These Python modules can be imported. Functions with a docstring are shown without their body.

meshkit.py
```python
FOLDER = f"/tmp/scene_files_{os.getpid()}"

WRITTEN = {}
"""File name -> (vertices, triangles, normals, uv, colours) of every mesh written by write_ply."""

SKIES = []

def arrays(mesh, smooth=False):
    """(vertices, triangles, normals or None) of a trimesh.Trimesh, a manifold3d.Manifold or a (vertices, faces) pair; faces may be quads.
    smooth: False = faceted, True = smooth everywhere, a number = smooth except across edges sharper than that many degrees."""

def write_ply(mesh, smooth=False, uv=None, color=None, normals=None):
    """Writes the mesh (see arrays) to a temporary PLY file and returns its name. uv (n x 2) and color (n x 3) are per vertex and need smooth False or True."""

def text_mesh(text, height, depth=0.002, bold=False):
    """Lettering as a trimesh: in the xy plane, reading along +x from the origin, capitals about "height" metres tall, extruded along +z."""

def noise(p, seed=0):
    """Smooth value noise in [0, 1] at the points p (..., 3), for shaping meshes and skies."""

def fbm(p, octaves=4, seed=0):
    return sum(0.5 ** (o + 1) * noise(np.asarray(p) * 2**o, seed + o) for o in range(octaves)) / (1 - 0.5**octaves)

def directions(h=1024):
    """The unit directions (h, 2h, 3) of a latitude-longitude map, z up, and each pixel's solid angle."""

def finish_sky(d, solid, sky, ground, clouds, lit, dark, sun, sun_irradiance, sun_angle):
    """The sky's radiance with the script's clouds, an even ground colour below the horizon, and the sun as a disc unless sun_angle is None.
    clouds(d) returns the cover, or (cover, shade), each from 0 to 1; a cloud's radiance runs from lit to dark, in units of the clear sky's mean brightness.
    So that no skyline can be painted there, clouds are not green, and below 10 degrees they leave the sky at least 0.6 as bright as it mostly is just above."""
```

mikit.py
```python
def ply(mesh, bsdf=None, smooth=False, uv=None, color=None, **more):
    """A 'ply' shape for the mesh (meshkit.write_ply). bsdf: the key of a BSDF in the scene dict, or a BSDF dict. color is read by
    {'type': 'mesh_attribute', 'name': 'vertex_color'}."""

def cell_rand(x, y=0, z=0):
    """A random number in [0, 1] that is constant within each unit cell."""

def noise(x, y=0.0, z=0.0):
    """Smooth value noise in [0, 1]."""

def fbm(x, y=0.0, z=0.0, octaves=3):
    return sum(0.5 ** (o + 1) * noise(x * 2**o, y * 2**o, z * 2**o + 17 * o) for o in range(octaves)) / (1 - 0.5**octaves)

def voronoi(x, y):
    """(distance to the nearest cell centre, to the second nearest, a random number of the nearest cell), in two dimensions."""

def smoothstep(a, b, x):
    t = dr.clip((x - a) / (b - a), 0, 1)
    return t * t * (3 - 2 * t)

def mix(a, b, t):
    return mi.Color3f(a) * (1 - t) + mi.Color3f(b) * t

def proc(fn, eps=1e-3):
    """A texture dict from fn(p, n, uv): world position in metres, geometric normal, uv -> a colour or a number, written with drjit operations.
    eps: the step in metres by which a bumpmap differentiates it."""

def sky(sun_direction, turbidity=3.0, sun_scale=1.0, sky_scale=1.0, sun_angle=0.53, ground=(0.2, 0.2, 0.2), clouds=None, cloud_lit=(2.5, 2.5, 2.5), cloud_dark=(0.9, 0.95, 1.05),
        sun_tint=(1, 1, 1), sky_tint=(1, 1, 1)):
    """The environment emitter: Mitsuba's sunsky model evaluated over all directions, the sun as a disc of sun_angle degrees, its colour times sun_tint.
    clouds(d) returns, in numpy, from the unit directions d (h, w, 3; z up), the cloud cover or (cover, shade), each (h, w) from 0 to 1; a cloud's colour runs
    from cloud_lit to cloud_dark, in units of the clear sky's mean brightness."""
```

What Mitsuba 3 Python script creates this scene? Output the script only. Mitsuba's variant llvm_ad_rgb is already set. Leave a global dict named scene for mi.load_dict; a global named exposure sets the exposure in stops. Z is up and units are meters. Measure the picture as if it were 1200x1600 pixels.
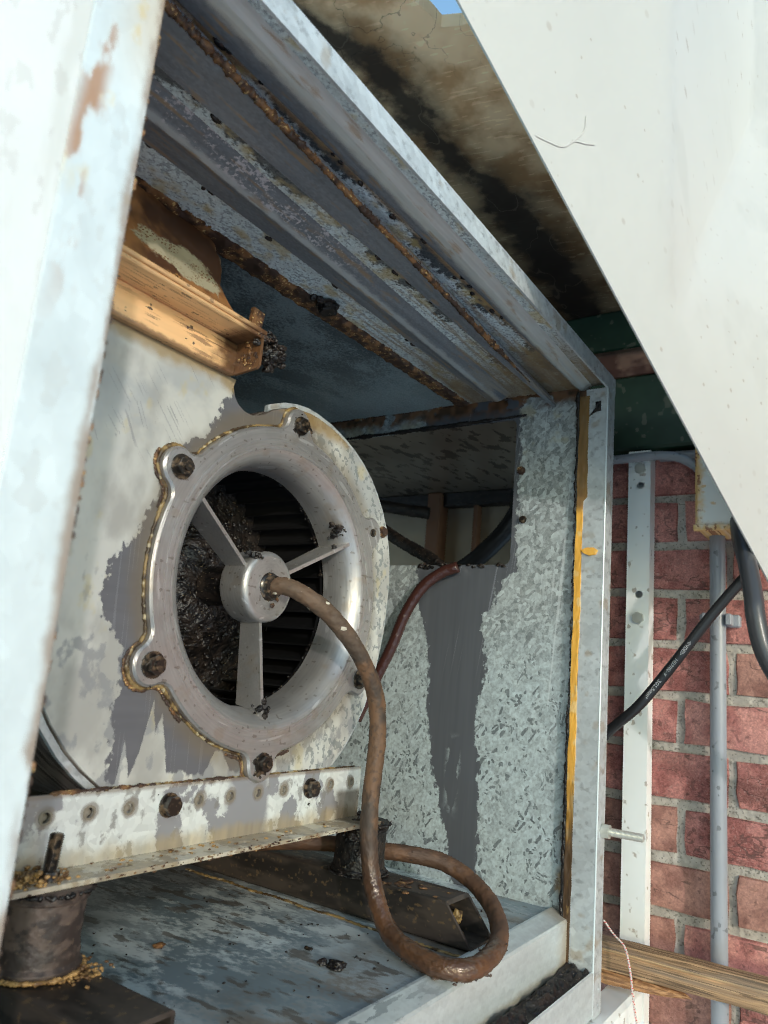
import math, random
import numpy as np
import trimesh
import mitsuba as mi
import drjit as dr
import mikit, meshkit
from mikit import noise, fbm, voronoi, cell_rand, smoothstep, mix
from shapely.geometry import Polygon, Point, box as sbox, LineString
from shapely.ops import unary_union
from shapely import affinity
import manifold3d as m3

scene, labels = {"type": "scene"}, {}
T = mi.ScalarTransform4f

# ------------------------------------------------------------------ camera, sky, exposure
# X runs along the open side of the housing (away from the viewer), Y into the housing, Z up; the viewer's eye is the origin.
FWD = [0.80309849, 0.55892447, 0.2064855]
UP = [-0.21882391, -0.045665, 0.97469524]
scene["camera"] = {
    "type": "thinlens", "fov": 54.1, "fov_axis": "x", "near_clip": 0.02, "far_clip": 500.0,
    "aperture_radius": 0.0013, "focus_distance": 0.70,
    "to_world": T().look_at(origin=[0, 0, 0], target=FWD, up=UP),
}
SUN_AZ, SUN_EL = math.radians(53.2), math.radians(12.5)
SUN = [-math.cos(SUN_AZ) * math.cos(SUN_EL), -math.sin(SUN_AZ) * math.cos(SUN_EL), math.sin(SUN_EL)]
scene["sky"] = mikit.sky(SUN, turbidity=3.0, sun_scale=0.56, sky_scale=4.6, sun_angle=1.6,
                         sun_tint=(0.70, 1.0, 2.3), sky_tint=(0.95, 1.03, 1.04))
exposure = 1.74

# ------------------------------------------------------------------ helpers
def numbered(key):
    if key not in scene and key not in labels:
        return key
    k = 1
    while f"{key}_{k:03d}" in scene or f"{key}_{k:03d}" in labels:
        k += 1
    return f"{key}_{k:03d}"


def thing(name, label, cat, group=None, kind=None):
    key = numbered(name)
    labels[key] = {"label": label, "category": cat}
    if group: labels[key]["group"] = group
    if kind: labels[key]["kind"] = kind
    return key


def part(parent, name, mesh, bsdf, smooth=False, label=None, kind=None, **more):
    key = numbered(f"{parent}__{name}")
    scene[key] = mikit.ply(mesh, bsdf, smooth=smooth, **more)
    if label or kind:
        labels[key] = {}
        if label: labels[key]["label"] = label
        if kind: labels[key]["kind"] = kind
    return key


def single(name, mesh, bsdf, label, cat, smooth=False, group=None, kind=None, **more):
    key = thing(name, label, cat, group, kind)
    scene[key] = mikit.ply(mesh, bsdf, smooth=smooth, **more)
    return key


def structure(name, mesh, bsdf, label=None, smooth=False):
    scene[name] = mikit.ply(mesh, bsdf, smooth=smooth)
    labels[name] = {"kind": "structure", "label": label or name.replace("_", " ")}
    return name


def tm(man):
    m = man.to_mesh()
    return trimesh.Trimesh(np.array(m.vert_properties[:, :3], float), np.array(m.tri_verts, int), process=False)


def cat(*ms):
    flat = []
    for m in ms:
        flat += list(m) if isinstance(m, (list, tuple)) else [m]
    return trimesh.util.concatenate(flat)


def cbox(lo, hi, c=0.0012):
    lo, hi = np.minimum(lo, hi), np.maximum(lo, hi)
    c = min(c, 0.45 * float(np.min(hi - lo)))
    pts = []
    for sx in (0, 1):
        for sy in (0, 1):
            for sz in (0, 1):
                s = np.array([sx, sy, sz])
                corner = np.where(s, hi, lo)
                inward = np.where(s, -1, 1) * c
                for k in range(3):
                    p = corner + inward
                    p[k] = corner[k]
                    pts.append(p)
    return tm(m3.Manifold.hull_points(np.array(pts, float)))


def ext(poly, h):
    polys = getattr(poly, "geoms", [poly])
    return cat([trimesh.creation.extrude_polygon(g, h, engine="earcut") for g in polys])


def xz(poly, y0, y1):          # polygon in (x, z), thickness y0..y1
    m = ext(poly, y1 - y0)
    v = m.vertices
    m.vertices = np.stack([v[:, 0], y1 - v[:, 2], v[:, 1]], 1)
    return m


def yz(poly, x0, x1):          # polygon in (y, z), thickness x0..x1
    m = ext(poly, x1 - x0)
    v = m.vertices
    m.vertices = np.stack([x0 + v[:, 2], v[:, 0], v[:, 1]], 1)
    return m


def xy(poly, z0, z1):
    m = ext(poly, z1 - z0)
    m.apply_translation([0, 0, z0])
    return m


def spline(pts, n):
    p = np.asarray(pts, float)
    p = np.vstack([2 * p[0] - p[1], p, 2 * p[-1] - p[-2]])
    out = []
    for i in range(1, len(p) - 2):
        t = np.linspace(0, 1, n, endpoint=False)[:, None]
        a, b, c, d = p[i - 1], p[i], p[i + 1], p[i + 2]
        out.append(0.5 * (2 * b + (c - a) * t + (2 * a - 5 * b + 4 * c - d) * t**2 + (3 * b - a - 3 * c + d) * t**3))
    out.append(p[-2][None])
    return np.vstack(out)


def tube(pts, r, n=10, sides=20, rough=0.0, seed=0, freq=200.0):
    p = spline(pts, n) if n > 1 else np.asarray(pts, float)
    t = np.gradient(p, axis=0)
    t /= np.linalg.norm(t, axis=1, keepdims=True)
    a = np.cross(t[0], [0.31, 0.2, 0.9]); a /= np.linalg.norm(a)
    A = [a]
    for k in range(1, len(p)):
        a = A[-1] - t[k] * np.dot(A[-1], t[k]); A.append(a / np.linalg.norm(a))
    A = np.array(A); B = np.cross(t, A)
    ang = np.arange(sides) * 2 * np.pi / sides
    R = np.broadcast_to(np.asarray(r, float), (len(p),))[:, None] * np.ones((1, sides))
    v = p[:, None] + R[..., None] * (np.cos(ang)[None, :, None] * A[:, None] + np.sin(ang)[None, :, None] * B[:, None])
    if rough:
        d = meshkit.fbm(v * freq, 3, seed) - 0.5
        v = p[:, None] + (v - p[:, None]) * (1 + rough * d[..., None])
    N = len(p)
    i, j = np.meshgrid(np.arange(N - 1), np.arange(sides), indexing="ij")
    q = np.stack([i * sides + j, i * sides + (j + 1) % sides, (i + 1) * sides + (j + 1) % sides, (i + 1) * sides + j], -1).reshape(-1, 4)
    f = np.vstack([q[:, [0, 1, 2]], q[:, [0, 2, 3]]])
    v = v.reshape(-1, 3)
    c0, c1 = len(v), len(v) + 1
    v = np.vstack([v, p[0], p[-1]])
    jj = np.arange(sides)
    f = np.vstack([f, np.stack([np.full(sides, c0), (jj + 1) % sides, jj], 1),
                   np.stack([np.full(sides, c1), (N - 1) * sides + jj, (N - 1) * sides + (jj + 1) % sides], 1)])
    return trimesh.Trimesh(v, f, process=False)


def lathe(profile, cx, cz, n=96, closed=True):
    """profile: (radius, y) points, turned about the axis parallel to Y through (cx, cz)."""
    pr = np.asarray(profile, float)
    ang = np.arange(n) * 2 * np.pi / n
    v = np.stack([cx + pr[:, None, 0] * np.cos(ang), np.broadcast_to(pr[:, None, 1], (len(pr), n)), cz + pr[:, None, 0] * np.sin(ang)], -1).reshape(-1, 3)
    rows = len(pr) if closed else len(pr) - 1
    i, j = np.meshgrid(np.arange(rows), np.arange(n), indexing="ij")
    i2 = (i + 1) % len(pr)
    q = np.stack([i * n + j, i2 * n + j, i2 * n + (j + 1) % n, i * n + (j + 1) % n], -1).reshape(-1, 4)
    f = np.vstack([q[:, [0, 1, 2]], q[:, [0, 2, 3]]])
    return trimesh.Trimesh(v, f, process=False)


def frame(d):
    d = np.asarray(d, float); d /= np.linalg.norm(d)
    a = np.cross(d, [0.12, 0.33, 0.9]); a /= np.linalg.norm(a)
    return np.stack([a, np.cross(d, a), d], 1)


def orient(m, d, at, spin=0.0):
    """turns a mesh built along +z to point along d, standing at 'at'."""
    M = np.eye(4); F = frame(d)
    c, s = math.cos(spin), math.sin(spin)
    M[:3, :3] = F @ np.array([[c, -s, 0], [s, c, 0], [0, 0, 1]]); M[:3, 3] = at
    m = m.copy(); m.apply_transform(M); return m


def hexagon(r):
    return Polygon([(r * math.cos(a), r * math.sin(a)) for a in np.arange(6) * np.pi / 3])


def hex_head(af, h):
    """chamfered hexagon head along +z."""
    r = af / math.sqrt(3)
    hexa = m3.Manifold.extrude(m3.CrossSection([np.array(hexagon(r).exterior.coords)[:-1]]), h)
    cone = m3.Manifold.cylinder(h, r * 1.12, r * 0.93, 40)
    return tm(hexa ^ cone)


def bolt(at, d, af=0.010, h=0.005, washer=0.008, stub=0.0, spin=0.0, shank=0.0028):
    ms = []
    z = 0.0
    if washer:
        ms.append(trimesh.creation.cylinder(washer, 0.0014, sections=28, transform=trimesh.transformations.translation_matrix([0, 0, 0.0007]))); z = 0.0013
    hd = hex_head(af, h); hd.apply_translation([0, 0, z]); ms.append(hd); z += h
    if stub:
        ms.append(trimesh.creation.cylinder(shank, stub, sections=20, transform=trimesh.transformations.translation_matrix([0, 0, z + stub / 2 - 0.001])))
    return orient(cat(ms), d, at, spin)


def thread(at, d, r, length, pitch=0.0012):
    prof = [(0.0, 0.0), (r * 0.86, 0.0)]
    n = int(length / pitch)
    for k in range(n):
        prof += [(r, (k + 0.5) * pitch), (r * 0.86, (k + 1) * pitch)]
    prof += [(r * 0.7, n * pitch + 0.0006), (0.0, n * pitch + 0.0007)]
    return orient(trimesh.creation.revolve(np.array(prof), sections=24), d, at)


LUMP = 0.72
ICO = {k: trimesh.creation.icosphere(k, 1.0) for k in (1, 2, 3)}


def lump(at, r, squash=(1, 1, 1), seed=0, sub=3, rough=0.9, freq=1.3):
    r = r * LUMP
    m = ICO[sub].copy()
    v = np.array(m.vertices)
    d = meshkit.fbm(v * freq + seed * 3.7 + 20, 4, seed)
    v *= (1 + rough * (d - 0.5) * 2)[:, None]
    m.vertices = v * np.asarray(squash) * r + np.asarray(at)
    return m


def lumps(rng, centre, spread, n, r0, r1, squash=(1, 1, 1), sub=2, rough=0.9):
    out = []
    for k in range(n):
        at = np.asarray(centre) + rng.normal(0, 1, 3) * np.asarray(spread)
        out.append(lump(at, rng.uniform(r0, r1), squash, seed=int(rng.integers(1, 999)), sub=sub, rough=rough))
    return cat(out)


def grid_sheet(f, nu, nv):
    u, v = np.meshgrid(np.linspace(0, 1, nu), np.linspace(0, 1, nv), indexing="ij")
    p = f(u, v).reshape(-1, 3)
    i, j = np.meshgrid(np.arange(nu - 1), np.arange(nv - 1), indexing="ij")
    q = np.stack([i * nv + j, (i + 1) * nv + j, (i + 1) * nv + j + 1, i * nv + j + 1], -1).reshape(-1, 4)
    return p, np.vstack([q[:, [0, 1, 2]], q[:, [0, 2, 3]]])


def solid_sheet(p, f, off):
    """gives a sheet thickness: copy shifted by off, closed along the border."""
    n = len(p)
    e = np.sort(np.vstack([f[:, [0, 1]], f[:, [1, 2]], f[:, [2, 0]]]), 1)
    d = np.vstack([f[:, [0, 1]], f[:, [1, 2]], f[:, [2, 0]]])
    _, inv, cnt = np.unique(e, axis=0, return_inverse=True, return_counts=True)
    b = d[cnt[inv.ravel()] == 1]
    side = np.vstack([np.stack([b[:, 1], b[:, 0], b[:, 0] + n], 1), np.stack([b[:, 1], b[:, 0] + n, b[:, 1] + n], 1)])
    return trimesh.Trimesh(np.vstack([p, p + np.asarray(off)]), np.vstack([f, f[:, ::-1] + n, side]), process=False)


# ------------------------------------------------------------------ materials
def P3(fn, eps=1e-3):
    return mikit.proc(fn, eps)


def principled(color, rough=0.5, metal=0.0, spec=0.5, **kw):
    d = {"type": "principled", "base_color": color if isinstance(color, dict) else {"type": "rgb", "value": list(color)},
         "roughness": rough, "metallic": metal, "specular": spec}
    d.update(kw)
    return d


def bumped(bsdf, fn, eps=4e-4, scale=1.0):
    return {"type": "bumpmap", "arbitrary": P3(fn, eps), "scale": scale, "bsdf": bsdf}


def mat(name, bsdf):
    scene[name] = {"type": "twosided", "bsdf": bsdf}


def pw(x, pts):
    """piecewise linear through (x, y) points given with x rising."""
    y = mi.Float(pts[0][1])
    for (x0, y0), (x1, y1) in zip(pts[:-1], pts[1:]):
        y = y + (y1 - y0) * dr.clip((x - x0) / (x1 - x0), 0, 1)
    return y


C = lambda r, g, b: mi.Color3f(r, g, b)


def spots(u, v, scale, size, cover):
    """small separate specks: 1 inside."""
    d, _, r = voronoi(u * scale, v * scale)
    return smoothstep(size, size * 0.6, d) * dr.select(r < cover, 1.0, 0.0)


# --- zinc-coated sheet with spangle (end panel): coordinates y, z
def end_tone(p):
    w = 0.006 * (fbm(p.y * 90, p.z * 90, 3.0, 3) - 0.5)
    y, z = p.y + w, p.z
    left = pw(z, [(-0.221, 0.419), (-0.171, 0.435), (-0.119, 0.456), (-0.034, 0.469), (0.042, 0.478), (0.080, 0.491), (0.12, 0.499)])
    right = pw(z, [(-0.209, 0.392), (-0.13, 0.395), (-0.049, 0.403), (0.009, 0.397), (0.050, 0.400), (0.075, 0.403), (0.082, 0.388), (0.115, 0.384), (0.126, 0.366)])
    rag = 0.012 * (fbm(p.y * 60, p.z * 26, 1.0, 3) - 0.5) + 0.010 * (fbm(p.y * 300, p.z * 240, 1.0, 3) - 0.5)
    stripe = smoothstep(-0.0012, 0.0012, left - y + rag) * smoothstep(-0.0012, 0.0012, y - right + rag)
    isle = smoothstep(0.52, 0.60, fbm(p.y * 95, p.z * 34, 8.0, 3)) * smoothstep(0.012, 0.0, dr.abs(y - 0.431)) * smoothstep(-0.06, -0.085, z) * smoothstep(-0.16, -0.12, z)
    return stripe * (1 - isle)


def end_color(p, n, uv):
    wob = 2.2 * noise(p.y * 80, p.z * 80)
    s1 = voronoi(p.y * 235 + wob, p.z * 215 - wob)
    s2 = voronoi(p.y * 420 - wob, p.z * 400 + 11)
    fine = fbm(p.y * 500, p.z * 500, 3.0, 3)
    big = fbm(p.y * 22, p.z * 18, 2.0, 4)
    tone = 0.27 + 0.30 * s1[2] ** 1.4 + 0.10 * (s2[2] - 0.5) + 0.14 * (fine - 0.5) + 0.12 * (big - 0.5)
    g = C(0.90, 0.99, 0.99) * tone
    low = smoothstep(0.10, -0.02, p.z + 0.05 * (big - 0.5))
    # lower part: pale zinc bloom with crisp dark crystals
    bloom = C(0.55, 0.635, 0.645) * (0.74 + 0.18 * s1[2] + 0.34 * (fine - 0.5) + 0.22 * (s2[2] - 0.5))
    s3 = voronoi(p.y * 290 + 1.6 * wob, p.z * 215 - 1.6 * wob)
    dens = 0.06 + 0.26 * smoothstep(0.38, 0.66, fbm(p.y * 70, p.z * 60, 5.0, 3))
    fleck = smoothstep(0.62, 0.48, s3[0] + 0.3 * (fine - 0.5)) * dr.select(s3[2] < dens, 1.0, 0.0)
    bloom = mix(bloom, C(0.12, 0.14, 0.148), fleck * (0.70 + 0.3 * s2[2]))
    g = mix(g, bloom, low * (0.75 + 0.25 * smoothstep(0.3, 0.6, big)))
    scl = smoothstep(0.86, 0.92, noise(p.y * 460 + 30 * p.z, p.z * 9, 8.0)) * smoothstep(0.36, 0.345, p.y) * smoothstep(-0.08, 0.0, p.z)
    g = mix(g, C(0.66, 0.70, 0.70), scl * 0.5)
    yel = smoothstep(0.55, 0.75, fbm(p.y * 50, p.z * 50, 7.0, 5)) * smoothstep(0.23, 0.30, p.z)
    g = mix(g, C(0.45, 0.40, 0.24), 0.6 * yel)
    st = end_tone(p)
    clean = C(0.105, 0.112, 0.125) * (0.9 + 0.25 * fbm(p.y * 200, p.z * 12, 1.0, 4))
    scr = smoothstep(0.86, 0.93, noise(p.y * 620 + p.z * 90, p.z * 7, 4.0))
    clean = clean + C(0.10, 0.10, 0.11) * scr * smoothstep(-0.02, 0.10, p.z)
    g = mix(g, clean, st)
    top = smoothstep(0.318, 0.334, p.z + 0.016 * fbm(p.y * 110, p.z * 110, 1.0, 5) - 0.008)
    g = mix(g, C(0.15, 0.07, 0.03) * (0.35 + 1.4 * noise(p.y * 160, p.z * 160)), top * smoothstep(0.36, 0.44, fbm(p.y * 45, p.z * 60, 9.0, 4)) * 0.95)
    edge = smoothstep(0.306, 0.292, p.y + 0.014 * (fbm(p.y * 60, p.z * 80, 2.0, 5) - 0.5)) * smoothstep(-0.10, -0.19, p.z)
    return mix(g, C(0.24, 0.13, 0.03) * (0.4 + 1.2 * noise(p.y * 260, p.z * 260)), edge * 0.9)


mat("end_zinc", bumped(principled(P3(end_color), 0.40, 0.25, 0.5),
                       lambda p, n, uv: 0.0012 * fbm(p.y * 14, p.z * 14, 1.0, 2) + 0.00008 * noise(p.y * 500, p.z * 500)))


# --- plain galvanised profile
def galv_color(p, n, uv):
    s = voronoi((p.x + p.y) * 170, p.z * 170 + p.x * 60)[2]
    f = fbm(p.x * 30, p.y * 30, p.z * 30, 6)
    g = C(0.94, 1.0, 1.01) * (0.47 + 0.09 * s + 0.22 * (f - 0.5) + 0.10 * (fbm(p.x * 240, p.y * 240, p.z * 240, 3) - 0.5))
    gr = smoothstep(0.56, 0.72, fbm(p.x * 160, p.y * 160, p.z * 160, 5))
    g = mix(g, C(0.22, 0.23, 0.23), gr * 0.5)
    st = smoothstep(0.60, 0.74, fbm(p.x * 55 + 9, p.y * 55, p.z * 55, 4))
    return mix(g, C(0.30, 0.20, 0.09), st * 0.45)


mat("galv", bumped(principled(P3(galv_color), 0.38, 0.35, 0.5), lambda p, n, uv: 0.0006 * fbm(p.x * 40, p.y * 40, p.z * 40, 3)))


def sill_color(p, n, uv):
    f = fbm(p.x * 10, p.y * 120, p.z * 120, 4)
    s = voronoi(p.x * 120, (p.y + p.z) * 190)[2]
    fine = fbm(p.x * 300, p.y * 300, p.z * 300, 3)
    g = C(0.92, 1.0, 1.0) * (0.50 + 0.05 * s + 0.16 * (f - 0.5) + 0.10 * (fine - 0.5))
    top = smoothstep(-0.2262, -0.2240, p.z)
    fl = smoothstep(0.56, 0.64, fbm(p.x * 90, p.y * 260, 4.0, 5)) * top * smoothstep(0.60, 0.45, p.x)
    g = mix(g, C(0.16, 0.19, 0.20), fl * 0.7)
    d = smoothstep(-0.258, -0.266, p.z + 0.004 * (fbm(p.x * 90, p.z * 90, 2.0, 4) - 0.5)) * smoothstep(0.2835, 0.2848, p.y)
    g = mix(g, C(0.24, 0.19, 0.11), d * 0.7)
    st = smoothstep(0.76, 0.790, p.x + 0.02 * (fbm(p.x * 80, p.z * 80, 5.0, 4) - 0.5)) * smoothstep(0.2835, 0.2848, p.y)
    return mix(g, C(0.28, 0.17, 0.06), st * 0.6)


mat("sill_zinc", bumped(principled(P3(sill_color), 0.33, 0.3, 0.5), lambda p, n, uv: 0.0004 * fbm(p.x * 20, p.y * 60, p.z * 60, 3)))


def near_color(p, n, uv):          # near jamb: pale weathered zinc with rust runs
    f = fbm(p.x * 60, p.y * 60, p.z * 30, 5)
    s = voronoi(p.x * 170 + 2 * noise(p.x * 60, p.z * 60), p.z * 120)[2]
    g = C(0.62, 0.685, 0.70) * (0.90 + 0.07 * s + 0.30 * (f - 0.5))
    sp = smoothstep(0.66, 0.74, fbm(p.x * 110, p.z * 80, 3.0, 4))
    g = mix(g, C(0.48, 0.50, 0.49), sp * 0.35)
    e = 0.148 + 0.014 * (fbm(p.z * 22, 3.0, 1.0, 3) - 0.5)
    run = smoothstep(0.009, 0.001, dr.abs(p.x - e + 0.010)) * smoothstep(0.10, 0.20, p.z) * smoothstep(0.46, 0.62, fbm(p.x * 110, p.z * 46, 2.0, 5))
    rim = smoothstep(0.160, 0.1655, p.x + 0.005 * (fbm(p.x * 50, p.z * 90, 5.0, 4) - 0.4)) * smoothstep(0.35, 0.55, fbm(p.z * 40, p.x * 100, 8.0, 4))
    warm = smoothstep(0.21, 0.27, p.z) * smoothstep(0.135, 0.165, p.x)
    yel = smoothstep(0.55, 0.70, fbm(p.x * 90 + 5, p.z * 55, 6.0, 4)) * smoothstep(0.16, 0.20, p.z)
    g = mix(g, C(0.55, 0.40, 0.22), 0.5 * warm)
    g = mix(g, C(0.60, 0.46, 0.20), 0.55 * yel)
    g = mix(g, C(0.36, 0.17, 0.07), run * 0.85)
    return mix(g, C(0.22, 0.13, 0.07), rim * 0.75)


mat("near_zinc", principled(P3(near_color), 0.45, 0.1, 0.5))


def return_color(p, n, uv):
    d = spots(p.x + p.y, p.z, 130, 0.22, 0.16)
    f = fbm(p.x * 20, p.y * 20, p.z * 20, 3)
    g = C(0.76, 0.78, 0.765) * (0.93 + 0.14 * f)
    st = smoothstep(0.52, 0.72, fbm(p.x * 60, p.z * 14, 5.0, 5))
    g = mix(g, C(0.60, 0.61, 0.56), st * 0.5)
    mk = smoothstep(0.62, 0.70, fbm(p.x * 150, p.z * 90, 4.0, 4)) * smoothstep(0.06, 0.135, p.x) * smoothstep(0.10, 0.18, p.z)
    return mix(g, C(0.40, 0.37, 0.33), mk * 0.25)


mat("pale_sheet", principled(P3(return_color), 0.5, 0.0, 0.5))


# --- ceiling: zinc stained by grease
def ceil_color(p, n, uv):
    tx = (p.x - 0.4) / 0.4
    h = fbm(p.x * 34, p.y * 60, p.z * 80, 5)
    fine = fbm(p.x * 420, p.y * 560, 2.0, 3)
    spk = noise(p.x * 760, p.y * 900, 4.0)
    g = C(0.70, 0.80, 0.81) * (0.66 + 0.75 * (h - 0.2) * 0.9)
    g = mix(g, C(0.22, 0.27, 0.30), smoothstep(0.44, 0.72, fine + 0.5 * (h - 0.5)) * 0.75)
    g = g * (0.86 + 0.28 * spk)
    # black grease that creeps from the foot of each rib across the sheet
    e1 = 0.3050 - 0.0045 * tx - p.y      # negative beyond the rib nearest the front
    e2 = 0.3480 - 0.0055 * tx - p.y
    def creep(e):
        reach = 0.012 * smoothstep(0.30, 0.70, fbm(p.x * 26, 1.0, 3.0, 3)) * (0.25 + 1.3 * fbm(p.x * 190, p.y * 60, 5.0, 4)) + 0.010 * (fine - 0.5)
        d = -e
        return smoothstep(0.0035, -0.0035, d - reach) * smoothstep(-0.004, 0.0, d)
    blk = dr.maximum(creep(e1), creep(e2) * 0.9)
    g = mix(g, C(0.030, 0.036, 0.040), blk * 0.93)
    yel = smoothstep(0.52, 0.76, fbm(p.x * 55 + 3, p.y * 90, 6.0, 5))
    g = mix(g, C(0.46, 0.36, 0.15), yel * 0.7)
    stre = smoothstep(0.52, 0.68, fbm(p.x * 12, p.y * 260, 8.0, 5)) * smoothstep(0.40, 0.62, p.x + 0.2 * (h - 0.5))
    g = mix(g, C(0.27, 0.165, 0.07), stre * 0.55)
    ru = smoothstep(0.0065, 0.0, dr.abs(p.y - 0.303 + 0.008 * tx) + 0.006 * (fine - 0.5))
    g = mix(g, C(0.30, 0.17, 0.06), ru * 0.6)
    brn = smoothstep(0.58, 0.76, p.x + 0.12 * (fbm(p.x * 20, p.y * 30, 9.0, 5) - 0.5)) * smoothstep(0.445, 0.432, p.y)
    g = mix(g, C(0.20, 0.135, 0.07) * (0.6 + 0.8 * h), brn * 0.85)
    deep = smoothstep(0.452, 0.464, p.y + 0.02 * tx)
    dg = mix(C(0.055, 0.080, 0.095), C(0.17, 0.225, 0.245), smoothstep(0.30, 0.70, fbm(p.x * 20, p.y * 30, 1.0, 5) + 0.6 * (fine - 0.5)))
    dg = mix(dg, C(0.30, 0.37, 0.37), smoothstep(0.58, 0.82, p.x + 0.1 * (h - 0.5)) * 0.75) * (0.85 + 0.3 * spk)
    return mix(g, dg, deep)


mat("ceiling_zinc", bumped(principled(P3(ceil_color), 0.42, 0.1, 0.5), lambda p, n, uv: 0.0007 * fbm(p.x * 80, p.y * 140, 1.0, 4)))


def rib_color(p, n, uv):
    tx = (p.x - 0.4) / 0.4
    h = fbm(p.x * 14, p.y * 260, p.z * 260, 4)
    spk = noise(p.x * 500, p.y * 900, p.z * 900)
    g = C(0.175, 0.195, 0.215) * (0.7 + 0.6 * h) * (0.85 + 0.3 * spk)
    # relief shading in the colour: rib faces dark, front edges and front face lighter
    eA = p.y - (0.3850 + 0.0075 * tx)
    ridge = smoothstep(0.0055, 0.0005, dr.abs(eA) + 0.004 * (fbm(p.x * 120, p.y * 300, 3.0, 4) - 0.5))
    g = mix(g, C(0.44, 0.47, 0.47), ridge * 0.9)
    wh = smoothstep(0.48, 0.62, 0.5 * fbm(p.x * 70 + 20, p.y * 120, p.z * 120, 3) + 0.5 * fbm(p.x * 460, p.y * 560, p.z * 560, 3)) * smoothstep(0.20, 0.12, dr.abs(p.x - 0.30)) * smoothstep(0.0, 0.004, -eA) * smoothstep(0.355, 0.362, p.y)
    g = mix(g, C(0.55, 0.53, 0.55), wh * 0.85)
    front = smoothstep(0.294, 0.287, p.y - 0.006 * tx + 0.004 * (fbm(p.x * 100, p.y * 200, 2.0, 4) - 0.5))
    g = mix(g, C(0.52, 0.55, 0.52) * (0.7 + 0.6 * h), front * 0.95)
    rs = smoothstep(0.56, 0.74, fbm(p.x * 40, p.y * 260, p.z * 260, 6))
    g = mix(g, C(0.34, 0.21, 0.085), rs * 0.6)
    return mix(g, C(0.40, 0.31, 0.20), 0.5 * smoothstep(0.64, 0.78, p.x) * smoothstep(0.35, 0.6, h))


mat("rib_zinc", bumped(principled(P3(rib_color), 0.40, 0.25, 0.5), lambda p, n, uv: 0.0004 * fbm(p.x * 90, p.y * 160, p.z * 160, 3)))


def rust_color(p, n, uv):
    a = fbm(p.x * 120, p.y * 120, p.z * 120, 6)
    b = noise(p.x * 620, p.y * 620, p.z * 620)
    g = mix(C(0.040, 0.020, 0.012), C(0.20, 0.095, 0.035), smoothstep(0.42, 0.68, a))
    return mix(g, C(0.50, 0.33, 0.13), smoothstep(0.72, 0.86, b) * smoothstep(0.40, 0.6, a))


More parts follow.
